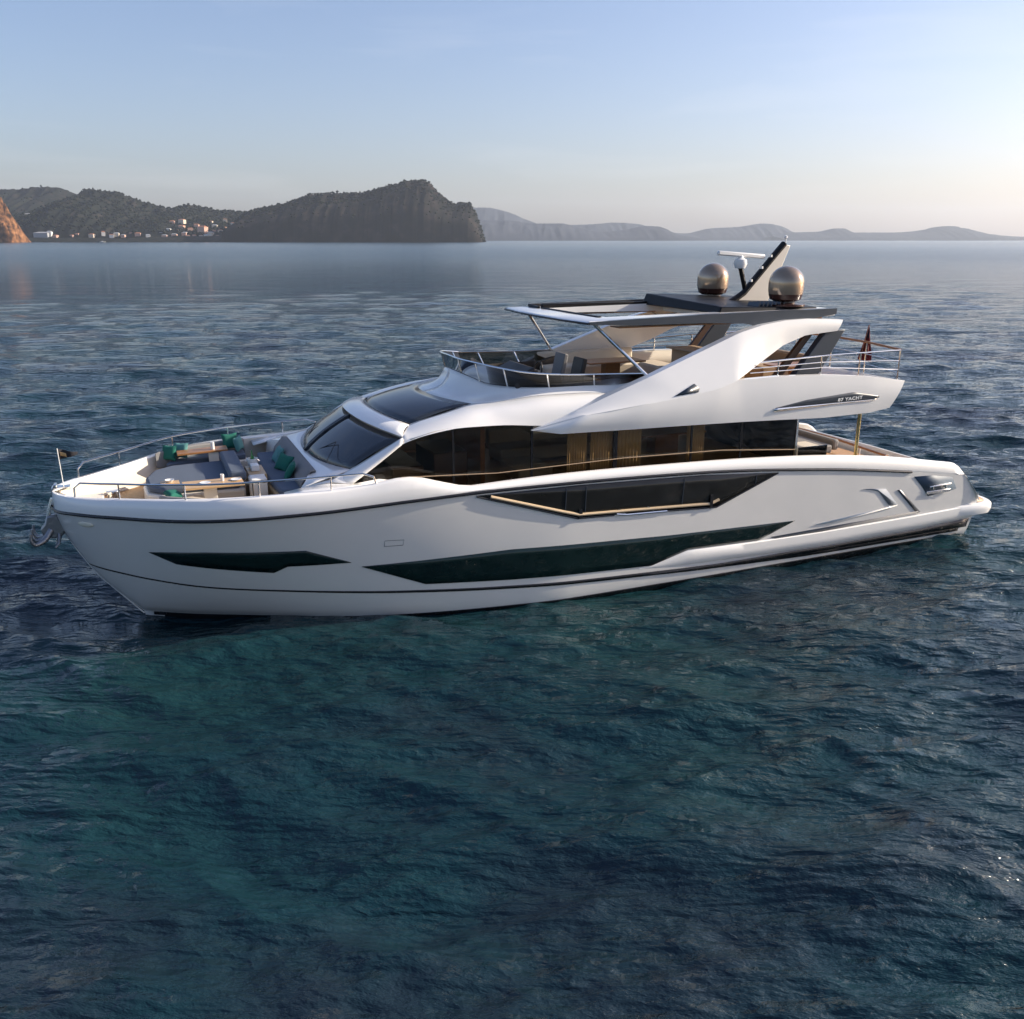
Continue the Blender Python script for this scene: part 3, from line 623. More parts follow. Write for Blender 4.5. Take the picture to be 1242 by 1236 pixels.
# ------------------------------------------------------------------ flybridge furniture (fixed)
mb = MB(); mb.box((11.6, -.9, 5.15), (1.3, 2.3, .85)); mb.box((11.55, -.6, 5.58), (.5, 1.7, .2), Matrix.Rotation(R(-25), 3, 'Y')); Y(mb, 'helm_console', M['leather'], bevel=.06)
mb = MB(); 
mb.tube([(12.0+.06*math.sin(a), -1.0+.25*math.cos(a), 5.6+.25*math.sin(a)) for a in [2*math.pi*i/20 for i in range(21)]], .022, 6); mb.tube([(11.8, -1.0, 5.5), (12.0, -1.0, 5.6)], .03, 6); Y(mb, 'steering_wheel', M['leather'])
for yy in (-1.35, -.2):
    mb = MB(); mb.box((12.75, yy, 5.25), (.6, .62, .16)); mb.box((13.03, yy, 5.6), (.14, .6, .7), Matrix.Rotation(R(12), 3, 'Y')); mb.tube([(12.75, yy, 4.8), (12.75, yy, 5.2)], .09, 8); Y(mb, 'helm_seat', M['leather'] if yy < -1 else M['padl'], bevel=.06)
mb = MB(); mb.box((11.3, 1.5, 5.05), (1.3, 1.5, .5)); mb.box((10.75, 1.2, 5.35), (.25, 1.9, .5)); Y(mb, 'forward_sunpad', M['padl'], bevel=.08)
mb = MB(); mb.box((15.3, 2.3, 5.05), (3.4, .8, .42)); mb.box((15.3, 2.78, 5.35), (3.4, .22, .55)); mb.box((17.2, 1.5, 5.05), (.8, 1.6, .42)); Y(mb, 'flybridge_sofa', M['cream'], bevel=.07)
mb = MB(); mb.box((15.3, -2.3, 5.05), (2.4, .8, .42)); mb.box((15.4, -2.78, 5.3), (2.4, .2, .5)); Y(mb, 'flybridge_sofa', M['tan'], bevel=.07)
mb = MB(); mb.box((15.4, 1.2, 5.45), (1.9, .95, .05)); mb.box((15.4, 1.2, 5.1), (.5, .3, .7)); Y(mb, 'flybridge_table', M['wood'], bevel=.015)
mb = MB(); mb.box((17.6, -.6, 5.3), (.8, 2.6, 1.0)); mb.box((17.55, -.6, 5.82), (1.0, 2.8, .05)); Y(mb, 'bar_unit', M['tan'], bevel=.03)
mb = MB(); mb.box((20.3, 1.0, 5.05), (1.6, 3.4, .45)); mb.box((21.2, .9, 5.3), (.25, 3.4, .55)); Y(mb, 'aft_sofa', M['tan'], bevel=.08)
mb = MB(); mb.box((20.0, -1.4, 5.4), (1.3, .9, .05)); mb.tube([(20, -1.4, 4.8), (20, -1.4, 5.4)], .06, 8); Y(mb, 'aft_table', M['wood'])
# overhead trim of the hardtop
mb = MB(); mb.box((15.5, -2.25, 6.80), (3.8, .5, .03)); mb.box((15.5, 2.3, 6.80), (3.8, .5, .03)); mb.box((19, 0, 6.84), (2.4, 4.6, .03)); Y(mb, 'headlining', M['wood'])

# ------------------------------------------------------------------ rails
def rail(name, pts, r=.02, mat_=None, n=6, smooth=True, res=30): mb = MB(); mb.tube(smooth_path(pts, res) if smooth else pts, r, n); return Y(mb, name, mat_ or M['steel'])
for s in S2:
    # bow rail
    X_ = [.55, .75, 1.5, 2.84, 4.35, 5.89, 7.0]
    y_ = lambda x: gw(x)-.15
    tp = [(.55, s*y_(.5), 3.35), (.57, s*y_(.5), 3.58), (.75, s*y_(.75), 3.70)]+[(x, s*y_(x), {1.5: 3.74, 2.84: 3.84, 4.35: 3.88, 5.89: 3.90}[x]) for x in X_[2:6]]+[(6.7, s*y_(6.7), 3.93), (6.85, s*y_(6.85), 3.66)]
    # refine along hull curve
    fine = [(.55, s*y_(.55), 3.33), (.56, s*y_(.56), 3.55), (.7, s*y_(.7), 3.69)]
    zr_ = lin([(.7, 3.69), (1.5, 3.74), (2.84, 3.84), (4.35, 3.88), (5.89, 3.90), (6.7, 3.90)])
    fine += [(float(x), s*y_(float(x)), zr_(float(x))) for x in np.linspace(.9, 6.6, 24)]+[(6.85, s*y_(6.85), 3.8), (6.9, s*y_(6.9), 3.64)]
    mb = MB(); mb.tube(fine, .023, 8); Y(mb, 'bow_rail', M['steel'])
    for x in (1.5, 2.84, 4.35, 5.89):
        mb = MB(); mb.tube([(x, s*y_(x), ztp(x)-.02), (x, s*y_(x), zr_(x))], .019, 6); Y(mb, 'stanchion', M['steel'])
    # flybridge aft rails
    zz = lambda x, k: float(np.interp(x, [16.6, 19.6, 22.35], [5.78, 5.90, 5.93]))*k+(1-k)*float(np.interp(x, [16.6, 19.6, 22.35], [5.44, 5.44, 5.14]))
    for k, nm in ((1, 'top_rail'), (.62, 'mid_rail'), (.3, 'mid_rail')):
        mb = MB(); mb.tube([(float(x), s*3.2, zz(float(x), k)) for x in np.linspace(17.2+(.0 if k < 1 else .3), 22.35, 12)], .02 if k == 1 else .012, 6); Y(mb, nm, M['steel'])
    for x in (18.1, 19.55, 20.9, 22.35):
        mb = MB(); mb.tube([(x, s*3.2, zz(x, 0)-.08), (x, s*3.2, zz(x, 1))], .02, 6); Y(mb, 'stanchion', M['steel'])
    # cockpit side: steel post up to the overhang, glass balustrade
    mb = MB(); mb.tube([(21.2, s*3.1, 2.85), (21.2, s*3.1, 4.3)], .05, 10); Y(mb, 'overhang_post', mat('bronze_post', (.45, .36, .16), .25, .8))
    mb = MB(); mb.box((19.6, s*3.12, 3.15), (1.0, .03, .4)); Y(mb, 'glass_balustrade', M['clear'])
for z_, r_, m_, nm in ((5.97, .035, M['wood'], 'aft_cap_rail'), (5.62, .013, M['steel'], 'mid_rail'), (5.32, .013, M['steel'], 'mid_rail')):
    mb = MB(); mb.tube([(22.35, -3.2, z_-.03), (22.6, -1.6, z_+.02), (22.7, 0, z_+.04), (22.6, 1.6, z_+.02), (22.35, 3.2, z_-.03)], r_, 6); Y(mb, nm, m_)
for y in (-1.6, 0, 1.6):
    mb = MB(); mb.tube([(22.6+(.1 if y == 0 else 0), y, 5.0), (22.6+(.1 if y == 0 else 0), y, 5.98)], .018, 6); Y(mb, 'stanchion', M['steel'])
# main cockpit
mb = MB(); mb.tube([(22.3, -3.1, 2.72), (22.9, -2.6, 2.66), (23.2, 0, 2.66), (23.2, 2.6, 2.66)], .04, 8); Y(mb, 'cockpit_cap_rail', M['wood'])
for y in (-2.4, -1.2, 0, 1.2, 2.4):
    mb = MB(); mb.tube([(23.15, y, 2.1), (23.18, y, 2.64)], .025, 6); Y(mb, 'stanchion', M['porc'])
mb = MB(); mb.box((22.2, .9, 2.45), (.8, 3.0, .35)); mb.box((22.75, .9, 2.6), (.22, 3.0, .35)); Y(mb, 'cockpit_sofa', M['padl'], bevel=.06)
mb = MB(); mb.box((20.9, .8, 2.95), (1.0, 1.6, .05)); mb.tube([(20.9, .8, 2.4), (20.9, .8, 2.95)], .08, 8); Y(mb, 'cockpit_table', M['wood'])
for y in (-.6, .2):
    mb = MB(); mb.box((20.1, y+.6, 3.0), (.5, .5, .1)); mb.box((19.88, y+.6, 3.3), (.08, .5, .5)); mb.box((20.1, y+.6, 2.75), (.4, .4, .4), None, .3); Y(mb, 'cockpit_chair', M['cream'], bevel=.03)
mb = MB(); mb.box((19.75, -2.5, 2.95), (.9, .8, .6)); Y(mb, 'cockpit_locker', M['inner'], bevel=.04)

# ------------------------------------------------------------------ foredeck lounge (fixed parts)
def slab(poly, z0, z1, name, m, bevel=.04):
    mb = MB(); mb.prism(poly, lambda p: (p[0], p[1], z0), lambda p: (p[0], p[1], z1)); return Y(mb, name, m, bevel=bevel)
slab([(2.05, -.55), (2.0, .3), (2.25, 1.15), (2.7, 1.5), (4.3, 1.65), (4.3, -.95), (2.4, -.95)], 2.75, 3.16, 'sunpad_base', M['inner'], .06)
slab([(2.12, -.5), (2.07, .3), (2.3, 1.1), (2.72, 1.43), (4.2, 1.58), (4.2, -.88), (2.45, -.88)], 3.16, 3.34, 'sunpad', M['pad'], .06)
slab([(3.95, -.88), (4.35, -.88), (4.35, 1.6), (3.95, 1.6)], 3.34, 3.58, 'sunpad_backrest', M['pad'], .06)
# starboard bench
slab([(2.55, 1.95), (2.75, 2.45), (3.4, 2.85), (4.75, 3.1), (4.75, 2.35), (3.5, 2.1)], 2.75, 3.12, 'bench_base', M['inner'])
slab([(2.6, 1.95), (2.78, 2.4), (3.4, 2.78), (4.7, 3.02), (4.7, 2.38), (3.5, 2.12)], 3.12, 3.28, 'bench_cushion', M['pad'])
slab([(2.35, 2.1), (2.6, 2.42), (3.35, 2.9), (4.75, 3.22), (4.75, 3.02), (3.4, 2.72), (2.7, 2.28)], 3.1, 3.56, 'bench_backrest', M['padl'])
# port bench
slab([(2.3, -1.25), (2.5, -2.2), (3.4, -2.82), (4.45, -3.05), (4.45, -2.3), (3.4, -1.95), (2.9, -1.5)], 2.75, 3.12, 'bench_base', M['inner'])
slab([(2.35, -1.3), (2.55, -2.1), (3.4, -2.72), (4.4, -2.95), (4.4, -2.35), (3.4, -2.0), (2.95, -1.55)], 3.12, 3.28, 'bench_cushion', M['cream'])
slab([(2.3, -1.95), (2.45, -2.25), (3.4, -2.9), (4.45, -3.15), (4.45, -3.0), (3.4, -2.76), (2.55, -2.12)], 3.1, 3.46, 'bench_backrest', M['padl'])
# tables
slab([(2.85, -1.75), (4.2, -1.75), (4.2, -1.05), (2.85, -1.05)], 3.44, 3.49, 'side_table', M['tablewood'], .01)
slab([(3.3, -1.5), (3.6, -1.5), (3.6, -1.3), (3.3, -1.3)], 2.75, 3.44, 'table_leg', M['inner'], .01)
slab([(2.9, 1.72), (4.2, 1.9), (4.2, 2.42), (2.9, 2.2)], 3.50, 3.55, 'side_table', M['wood'], .01)
slab([(3.7, 1.9), (3.95, 1.92), (3.95, 2.1), (3.7, 2.08)], 2.75, 3.5, 'table_leg', M['inner'], .01)
# aft cabinet beside the steps and forward facing settee
slab([(4.42, -.75), (4.85, -.75), (4.85, .3), (4.42, .3)], 2.75, 3.42, 'cabinet', M['tablewood'], .02)
slab([(4.42, -1.5), (4.75, -1.5), (4.75, -.85), (4.42, -.85)], 2.75, 3.44, 'drinks_locker', M['inner'], .02)
slab([(4.95, -2.2), (4.85, -1.2), (4.82, 0), (4.85, 1.2), (4.95, 2.2), (5.75, 2.2), (5.75, -2.2)], 2.75, 3.18, 'settee_base', mat('tan_leather_plinth', (.5, .36, .2), .5), .05)
slab([(4.97, -2.15), (4.88, -1.2), (4.84, 0), (4.88, 1.2), (4.97, 2.15), (5.6, 2.15), (5.6, -2.15)], 3.18, 3.34, 'settee_cushion', M['pad'], .05)
mb = MB(); rows = []
for t in np.linspace(-1, 1, 15):
    y = 2.15*float(t); rows.append([(5.42, y, 3.32), (5.46, y, 3.46), (5.68, y*.99, 3.72), (5.80, y*.98, 3.72), (5.80, y*.98, 3.3)])
mb.grid(rows); Y(mb, 'settee_backrest', M['padl'], solid=.02, ang=60)

# ------------------------------------------------------------------ loose things on board
def rotm(rx, ry, rz): return Matrix.Rotation(R(rz), 3, 'Z') @ Matrix.Rotation(R(ry), 3, 'Y') @ Matrix.Rotation(R(rx), 3, 'X')
def cushion(loc, size, rot, m, label, group='scatter cushions on the foredeck lounge'):
    mb = MB(); mb.pillow((0, 0, 0), size, size, .16, rot); o = mb.build('cushion', m, None, ang=60); o.location = loc
    tag(o, label, 'cushion', group); return o
cushion((2.72, 2.22, 3.50), .42, rotm(75, 0, -35), M['green'], 'emerald cushion at the forward end of the far bench')
cushion((3.02, 2.42, 3.50), .42, rotm(72, 0, -30), M['aqua'], 'pale aqua cushion leaning beside the forward emerald one')
cushion((4.35, 2.86, 3.56), .44, rotm(74, 0, 10), M['green'], 'emerald cushion at the aft end of the far bench')
cushion((4.55, 2.62, 3.52), .40, rotm(76, 0, 60), M['aqua'], 'aqua cushion leaning at the aft end of the far bench')
cushion((5.36, .85, 3.52), .46, rotm(0, -58, 5), M['aqua'], 'farthest cushion on the forward facing settee, pale aqua front')
cushion((5.36, -.15, 3.52), .46, rotm(20, -58, 20), M['green'], 'middle emerald cushion on the forward facing settee')
cushion((5.36, -1.05, 3.52), .46, rotm(0, -60, -12), M['green'], 'nearest emerald cushion on the forward facing settee')
cushion((2.62, -1.62, 3.36), .34, rotm(12, 8, 30), M['green'], 'small emerald cushion lying on the near bench by the rail')
def small(mb, name, m, loc, label, cat, group=None, **k):
    o = mb.build(name, m, None, **k); o.location = loc; tag(o, label, cat, group); return o
cup = lambda: MB().lathe([(.0, 0), (.035, 0), (.045, .16), (.04, .16), (.03, .01), (0, .01)], (0, 0, 0), 12)
small(cup(), 'beaker', M['porc'], (3.75, -1.3, 3.49), 'white beaker on the pale wooden table near the rail', 'beaker', 'tableware on the foredeck')
small(MB().lathe([(0, 0), (.05, 0), (.05, .2), (.0, .2)], (0, 0, 0), 12), 'candle', M['porc'], (3.82, 2.02, 3.55), 'thick white candle on the dark far table', 'candle', 'tableware on the foredeck')
pl_ = lambda: MB().lathe([(.0, 0), (.06, 0), (.13, .025), (.12, .03), (.05, .012), (0, .012)], (0, 0, 0), 18)
small(pl_(), 'plate', M['porc'], (3.35, -1.4, 3.49), 'white plate at the forward end of the pale table', 'plate', 'tableware on the foredeck')
small(pl_(), 'plate', M['porc'], (4.05, -1.35, 3.49), 'white plate at the aft end of the pale table', 'plate', 'tableware on the foredeck')
b_ = empty('breakfast_tray', (2.6, -.55, 3.35)); tag(b_, 'small wooden tray with a white bowl on the forward sunpad corner', 'tray')
mb = MB(); mb.box((0, 0, .02), (.42, .3, .03)); mb.build('tray', M['tablewood'], b_, bevel=.008)
mb = MB(); mb.lathe([(0, .03), (.05, .03), (.11, .1), (.1, .1), (.04, .045), (0, .045)], (0, 0, 0), 16); mb.build('bowl', M['porc'], b_)
b_ = empty('champagne_bucket', (4.62, .15, 3.42)); tag(b_, 'white ice bucket on the cabinet beside the sunpad', 'ice bucket')
mb = MB(); mb.lathe([(0, 0), (.1, 0), (.14, .22), (.125, .22), (.09, .02), (0, .02)], (0, 0, 0), 18); mb.build('bucket', M['porc'], b_)
mb = MB(); mb.tube([(.13, 0, .18), (.17, 0, .14), (.13, 0, .1)], .01, 5); mb.tube([(-.13, 0, .18), (-.17, 0, .14), (-.13, 0, .1)], .01, 5); mb.build('handle', M['steel'], b_)
small(MB().lathe([(0, 0), (.045, 0), (.045, .2), (.018, .29), (.015, .38), (.02, .38), (0, .39)], (0, 0, 0), 14), 'bottle', M['bottle'], (4.62, .17, 3.46), 'green wine bottle standing in the white ice bucket', 'bottle')
mb = MB(); mb.box((0, 0, .08), (.2, .3, .16)); small(mb, 'napkin_holder', M['porc'], (4.62, -.25, 3.42), 'white box of napkins beside the ice bucket', 'box', bevel=.02)
mb = MB(); mb.grid([[(x, y, z) for y in np.linspace(-.28, .28, 8)] for x, z in ((-.19, -.62), (-.195, -.02), (-.17, .015), (.17, .015))]); small(mb, 'towel', M['white'], (4.585, -1.17, 3.445), 'white towel hanging over the drinks locker', 'towel', solid=.012, ang=40)
mb = MB(); mb.box((0, 0, .06), (.35, .25, .12)); mb.tube([(-.12, 0, .12), (0, 0, .2), (.12, 0, .12)], .015, 6)

# jackstaff with burgee
j = empty('jackstaff', (.28, 0, 3.3)); tag(j, 'thin white pole at the bow with a small black and buff burgee', 'flag')
mb = MB(); mb.tube([(0, 0, 0), (-.03, 0, 1.0)], .012, 6); mb.build('pole', M['porc'], j)
mb = MB(); mb.grid([[(-.03+.42*u, .05*math.sin(7*u), .98-.10*u-(.26-.2*u)*v) for v in np.linspace(0, 1, 5)] if u < .99 else [(-.03+.42*u, .05*math.sin(7*u), .88-.04*v) for v in np.linspace(0, 1, 5)] for u in np.linspace(0, 1, 12)])
mb.build('burgee', M['burgee'], j, solid=.004)
mb = MB(); mb.grid([[(-.03+.42*u, -.008+.05*math.sin(7*u), .92-.09*v-.12*u) for v in (0, 1)] for u in np.linspace(.12, .42, 6)]); mb.build('burgee_emblem', M['burgee_mark'], j, solid=.003)
# ensign on the aft flybridge rail
j = empty('ensign_staff', (22.75, -1.2, 5.3)); tag(j, 'dark red ensign hanging limp from a staff at the aft rail', 'flag')
mb = MB(); mb.tube([(0, 0, 0), (.25, 0, 1.15)], .014, 6); mb.build('pole', M['wood'], j)
rows = []
for v in np.linspace(0, 1, 10):
    wd = .06+.56*min(1, v*1.25)**.8; rows.append([(.24-.2*v+wd*u*.8, .09*math.sin(u*11+v*2)*min(1, .2+v), 1.12-1.02*v-.12*u) for u in np.linspace(-.25, .75, 14)])
mb = MB(); mb.grid(rows); mb.build('ensign', M['red'], j, solid=.006)
rows2 = [[(p[0], p[1]-.012, p[2]) for p in r_[3:8]] for r_ in rows[:4]]
mb = MB(); mb.grid(rows2); mb.build('ensign_canton', M['navy'], j, solid=.004)
# anchor hanging at the stem
a_ = empty('anchor', (-.16, 0, 1.98)); a_.scale = (.82, .82, .88); tag(a_, 'polished steel plough anchor hanging below the bow tip', 'anchor')
mb = MB(); mb.tube([(.2, 0, 1.3), (.05, 0, .9), (-.08, 0, .35)], .06, 8); mb.build('shank', M['steel'], a_)
am = mat('scuffed_steel', (.30, .30, .31), .35, .8, bump=.5, bscale=9)
mb = MB(); mb.prism([(-.02, .84), (.24, .86), (.42, .42), (.36, .28), (.10, .2), (-.16, .3), (-.22, .5), (-.1, .62)], lambda p: (p[0], -.13, p[1]), lambda p: (p[0], .13, p[1])); mb.build('crown_plate', am, a_, bevel=.04)
for y0, y1 in ((-.1, -.46), (0, 0), (.1, .46)):
    mb = MB(); P_ = smooth_path([(.05, y0, .45), (-.15, y0*.5+y1*.5, .22), (-.36, y1*.9, .16), (-.46, y1, .34), (-.44, y1, .50)], 12); mb.tube(P_, .10, 8, True, .035); mb.build('claw', am, a_, ang=60)
    mb = MB(); mb.tube([(.25, y0, .32), (.22, y0*.5+y1*.5, .1), (.12, y1*.8, .02)], .06, 8, True, .03); mb.build('claw', am, a_, ang=60)

# ------------------------------------------------------------------ sea
def axis(lo, hi, step, far):
    def grow():
        out = []; p = 0; d = step
        while p < far:
            d *= 1.0125 if d < 1.5 else 1.06
            p += d; out.append(p)
        return out
    g = grow(); return np.array([lo-q for q in g][::-1]+list(np.arange(lo, hi+1e-6, step))+[hi+q for q in g])
ax = axis(-14, 34, .12, 16500); ay = axis(-18, 8, .12, 16500)
X, Yv = np.meshgrid(ax, ay, indexing='ij')
sx = np.gradient(ax)[:, None]; sy = np.gradient(ay)[None, :]; sp = np.maximum(sx, sy)*np.ones_like(X)
rs = np.random.RandomState(11)
Z = np.zeros_like(X); DX = np.zeros_like(X); DY = np.zeros_like(X)
for i in range(90):
    lam = .36*(12/.36)**((i+rs.rand())/90); k = 2*math.pi/lam
    th = R(67.5)+(R(26) if i % 2 else -R(24))+rs.normal()*R(20)
    slope = .076 if lam < 2.2 else (.05 if lam < 5 else .022)
    kx, ky = k*math.cos(th), k*math.sin(th); ph = kx*X+ky*Yv+rs.rand()*6.283
    q1, q2 = rs.rand(2)*6.283; ga = rs.rand()*6.283
    kg = k*.11; gm = .55+.45*np.sin(kg*(math.cos(ga)*X+math.sin(ga)*Yv)+q1)*np.sin(kg*.7*(math.cos(ga+1.4)*X+math.sin(ga+1.4)*Yv)+q2)
    A = slope/k*gm*np.clip((lam/sp-2.4)/1.6, 0, 1)
    Z += A*np.cos(ph); DX -= A*.85*math.cos(th)*np.sin(ph); DY -= A*.85*math.sin(th)*np.sin(ph)
V = np.stack([X+DX, Yv+DY, Z], -1).reshape(-1, 3)
nx, ny = len(ax), len(ay)
idx = np.arange(nx*ny).reshape(nx, ny)
F = np.stack([idx[:-1, :-1], idx[1:, :-1], idx[1:, 1:], idx[:-1, 1:]], -1).reshape(-1, 4)
me = bpy.data.meshes.new('sea'); me.vertices.add(len(V)); me.vertices.foreach_set('co', V.astype(np.float32).ravel())
me.loops.add(F.size); me.loops.foreach_set('vertex_index', F.astype(np.int32).ravel())
me.polygons.add(len(F)); me.polygons.foreach_set('loop_start', np.arange(0, F.size, 4, dtype=np.int32))
me.update(calc_edges=True); me.shade_smooth()
sea = bpy.data.objects.new('sea', me); COL.objects.link(sea); sea['kind'] = 'structure'
m = bpy.data.materials.new('sea_water'); m.use_nodes = True; n = m.node_tree; b = n.nodes['Principled BSDF']; L = n.links
b.inputs['Roughness'].default_value = .07; b.inputs['IOR'].default_value = 1.333
tc = n.nodes.new('ShaderNodeTexCoord')
def nz(scale, detail=3, sx_=1, sy_=1, rot=0, rough=.55):
    m0 = n.nodes.new('ShaderNodeMapping'); m0.inputs['Rotation'].default_value = (0, 0, rot); L.new(tc.outputs['Object'], m0.inputs[0])
    mp = n.nodes.new('ShaderNodeMapping'); mp.inputs['Scale'].default_value = (sx_, sy_, 1); L.new(m0.outputs[0], mp.inputs[0]); t = n.nodes.new('ShaderNodeTexNoise'); t.inputs['Scale'].default_value = scale
    t.inputs['Detail'].default_value = detail; t.inputs['Roughness'].default_value = rough; L.new(mp.outputs[0], t.inputs['Vector']); return t
n1 = nz(.11, 5); cr = n.nodes.new('ShaderNodeValToRGB')
cr.color_ramp.elements[0].position = .35; cr.color_ramp.elements[0].color = (.012, .019, .030, 1)
cr.color_ramp.elements[1].position = .68; cr.color_ramp.elements[1].color = (.009, .037, .042, 1)
e_ = cr.color_ramp.elements.new(.5); e_.color = (.006, .027, .037, 1)
L.new(n1.outputs[0], cr.inputs[0]); L.new(cr.outputs[0], b.inputs['Base Color'])
b1 = n.nodes.new('ShaderNodeBump'); b1.inputs['Strength'].default_value = 1; b1.inputs['Distance'].default_value = .045
b2 = n.nodes.new('ShaderNodeBump'); b2.inputs['Strength'].default_value = 1; b2.inputs['Distance'].default_value = .012
b3 = n.nodes.new('ShaderNodeBump'); b3.inputs['Strength'].default_value = 1; b3.inputs['Distance'].default_value = .22
nA = nz(2.2, 4, .75, 1.35, R(22)); nB = nz(7.0, 3, .8, 1.3, R(15)); nC = nz(.5, 4, .6, 1.5, R(25))
L.new(nC.outputs[0], b3.inputs['Height']); L.new(nA.outputs[0], b1.inputs['Height']); L.new(nB.outputs[0], b2.inputs['Height'])
nD = nz(.08, 6, .45, 1.9, R(22), .65); b4 = n.nodes.new('ShaderNodeBump'); b4.inputs['Distance'].default_value = 1.8; L.new(nD.outputs[0], b4.inputs['Height']); L.new(b4.outputs[0], b3.inputs['Normal'])
# unresolved ripples widen the reflection away from the yacht; gusts vary it
ln = n.nodes.new('ShaderNodeVectorMath'); ln.operation = 'LENGTH'; L.new(tc.outputs['Object'], ln.inputs[0])
mr = n.nodes.new('ShaderNodeMapRange'); mr.inputs['From Min'].default_value = 25; mr.inputs['From Max'].default_value = 500; mr.inputs['To Min'].default_value = .045; mr.inputs['To Max'].default_value = .19
L.new(ln.outputs['Value'], mr.inputs[0]); L.new(mr.outputs[0], b.inputs['Roughness'])
def ridged(src):
    a = n.nodes.new('ShaderNodeMath'); a.operation = 'SUBTRACT'; a.inputs[1].default_value = .5; L.new(src, a.inputs[0])
    c = n.nodes.new('ShaderNodeMath'); c.operation = 'ABSOLUTE'; L.new(a.outputs[0], c.inputs[0])
    d = n.nodes.new('ShaderNodeMath'); d.operation = 'MULTIPLY_ADD'; d.inputs[1].default_value = -2; d.inputs[2].default_value = 1; L.new(c.outputs[0], d.inputs[0]); return d.outputs[0]
nR = nz(1.6, 5, .65, 1.4, R(30), .6); b5 = n.nodes.new('ShaderNodeBump'); b5.inputs['Distance'].default_value = .085; L.new(ridged(nR.outputs[0]), b5.inputs['Height'])
L.new(b3.outputs[0], b5.inputs['Normal']); L.new(b5.outputs[0], b1.inputs['Normal']); L.new(b1.outputs[0], b2.inputs['Normal']); L.new(b2.outputs[0], b.inputs['Normal'])
fd = n.nodes.new('ShaderNodeMapRange'); fd.inputs['From Min'].default_value = 150; fd.inputs['From Max'].default_value = 1500; fd.inputs['To Min'].default_value = 1; fd.inputs['To Max'].default_value = .2
L.new(ln.outputs['Value'], fd.inputs[0])          # bumps flatten with distance so the far water reflects lighter
for bb in (b1, b2, b3, b4, b5): L.new(fd.outputs[0], bb.inputs['Strength'])
me.materials.append(m)

# ------------------------------------------------------------------ far shore
FWD = Vector((math.sin(YAW), math.cos(YAW), 0)); RGT = Vector((math.cos(YAW), -math.sin(YAW), 0))
def shore(px, D, h=0.): return Vector((CAM.x, CAM.y, 0))+FWD*D+RGT*((px-621)*D/1148)+Vector((0, 0, h))
def hgt_(py, D): return max(0, (291-py)*D/1198+CAM.z)
def land_mat(name, c1, c2, c3, scale):
    m = bpy.data.materials.new(name); m.use_nodes = True; n = m.node_tree; b = n.nodes['Principled BSDF']; L = n.links
    b.inputs['Roughness'].default_value = .95; b.inputs['Specular IOR Level'].default_value = .1
    tc = n.nodes.new('ShaderNodeTexCoord'); t = n.nodes.new('ShaderNodeTexNoise'); t.inputs['Scale'].default_value = scale; t.inputs['Detail'].default_value = 8; t.inputs['Roughness'].default_value = .65
    L.new(tc.outputs['Object'], t.inputs['Vector']); cr = n.nodes.new('ShaderNodeValToRGB')
    cr.color_ramp.elements[0].position = .38; cr.color_ramp.elements[0].color = (*c1, 1); cr.color_ramp.elements[1].position = .66; cr.color_ramp.elements[1].color = (*c3, 1)
    e = cr.color_ramp.elements.new(.52); e.color = (*c2, 1)
    L.new(t.outputs[0], cr.inputs[0]); L.new(cr.outputs[0], b.inputs['Base Color']); return m
LM = dict(scrub=land_mat('scrub_hillside', (.007, .010, .007), (.013, .016, .011), (.036, .03, .024), .02),
          rock=land_mat('dark_headland_rock', (.007, .008, .006), (.013, .012, .010), (.035, .026, .022), .018),
          cliff=land_mat('ochre_cliff_rock', (.02, .012, .008), (.15, .07, .03), (.30, .15, .07), .05),
          far=land_mat('haze_tinted_hillside', (.028, .034, .045), (.034, .04, .052), (.042, .045, .056), .004))  # far: bluish, paler base colour paints in part of the distance haze
def hill(name, D, prof, depth, m, rough=.16, steep=.6, dpx=1.5, cliffy=0., nv=26):
    xs_ = [p[0] for p in prof]; hp = pch(xs_, [p[1] for p in prof]); rows = []
    us = np.arange(xs_[0], xs_[-1]+.01, dpx)
    for u in us:
        u = float(u); H = hgt_(hp(u), D); row = []
        for j in range(nv+1):
            v = j/nv; s_ = min(1, (v/.5))**steep if v < .5 else max(0, 1-(v-.5)/.5)**.8
            d = D-depth*.5+depth*v; p = shore(u, D); p = p+FWD*(d-D)
            q = Vector((p.x, p.y, 0))/(depth*.45)
            nn = noise.fractal(q, 1.0, 2.0, 6)+.6*noise.fractal(q*3.3, 1.0, 2.0, 5)
            rid = abs(noise.noise(Vector((u*.09, v*1.2, D))))
            z = H*s_*(1+rough*nn*(1 if v < .47 else .12))-H*(.35 if cliffy == 0 else .12)*rid*(1-s_)*s_*2
            z += H*.03*noise.noise(Vector((u*.6, v*8, 3)))*s_
            wob = depth*(.05+.05*cliffy)*noise.noise(Vector((u*.13, v*2, 7)))*(1-abs(2*v-1))
            pp = p+FWD*wob; row.append((pp.x, pp.y, max(z, 0)-3 if (v == 0 or v == 1) else z-1.0))
        rows.append(row)
    mb = MB(); mb.grid(rows); o = mb.build(name, m, None, ang=180, recalc=False); o['kind'] = 'structure'
    return rows
H1 = hill('hills', 5600, [(-520, 287), (-430, 270), (-330, 250), (-230, 243), (-150, 246), (-90, 236), (-40, 233), (0, 231), (30, 230), (60, 227), (80, 228), (100, 236), (125, 242), (160, 250), (200, 262), (240, 272), (300, 285)], 1500, LM['scrub'])
H2 = hill('hills', 4700, [(20, 262), (50, 256), (80, 246), (100, 237), (112, 230), (118, 229), (128, 232), (145, 233), (165, 240), (190, 248), (212, 252), (228, 249), (240, 249), (255, 253), (275, 256), (300, 257), (330, 262), (360, 276)], 1300, LM['scrub'], .2)
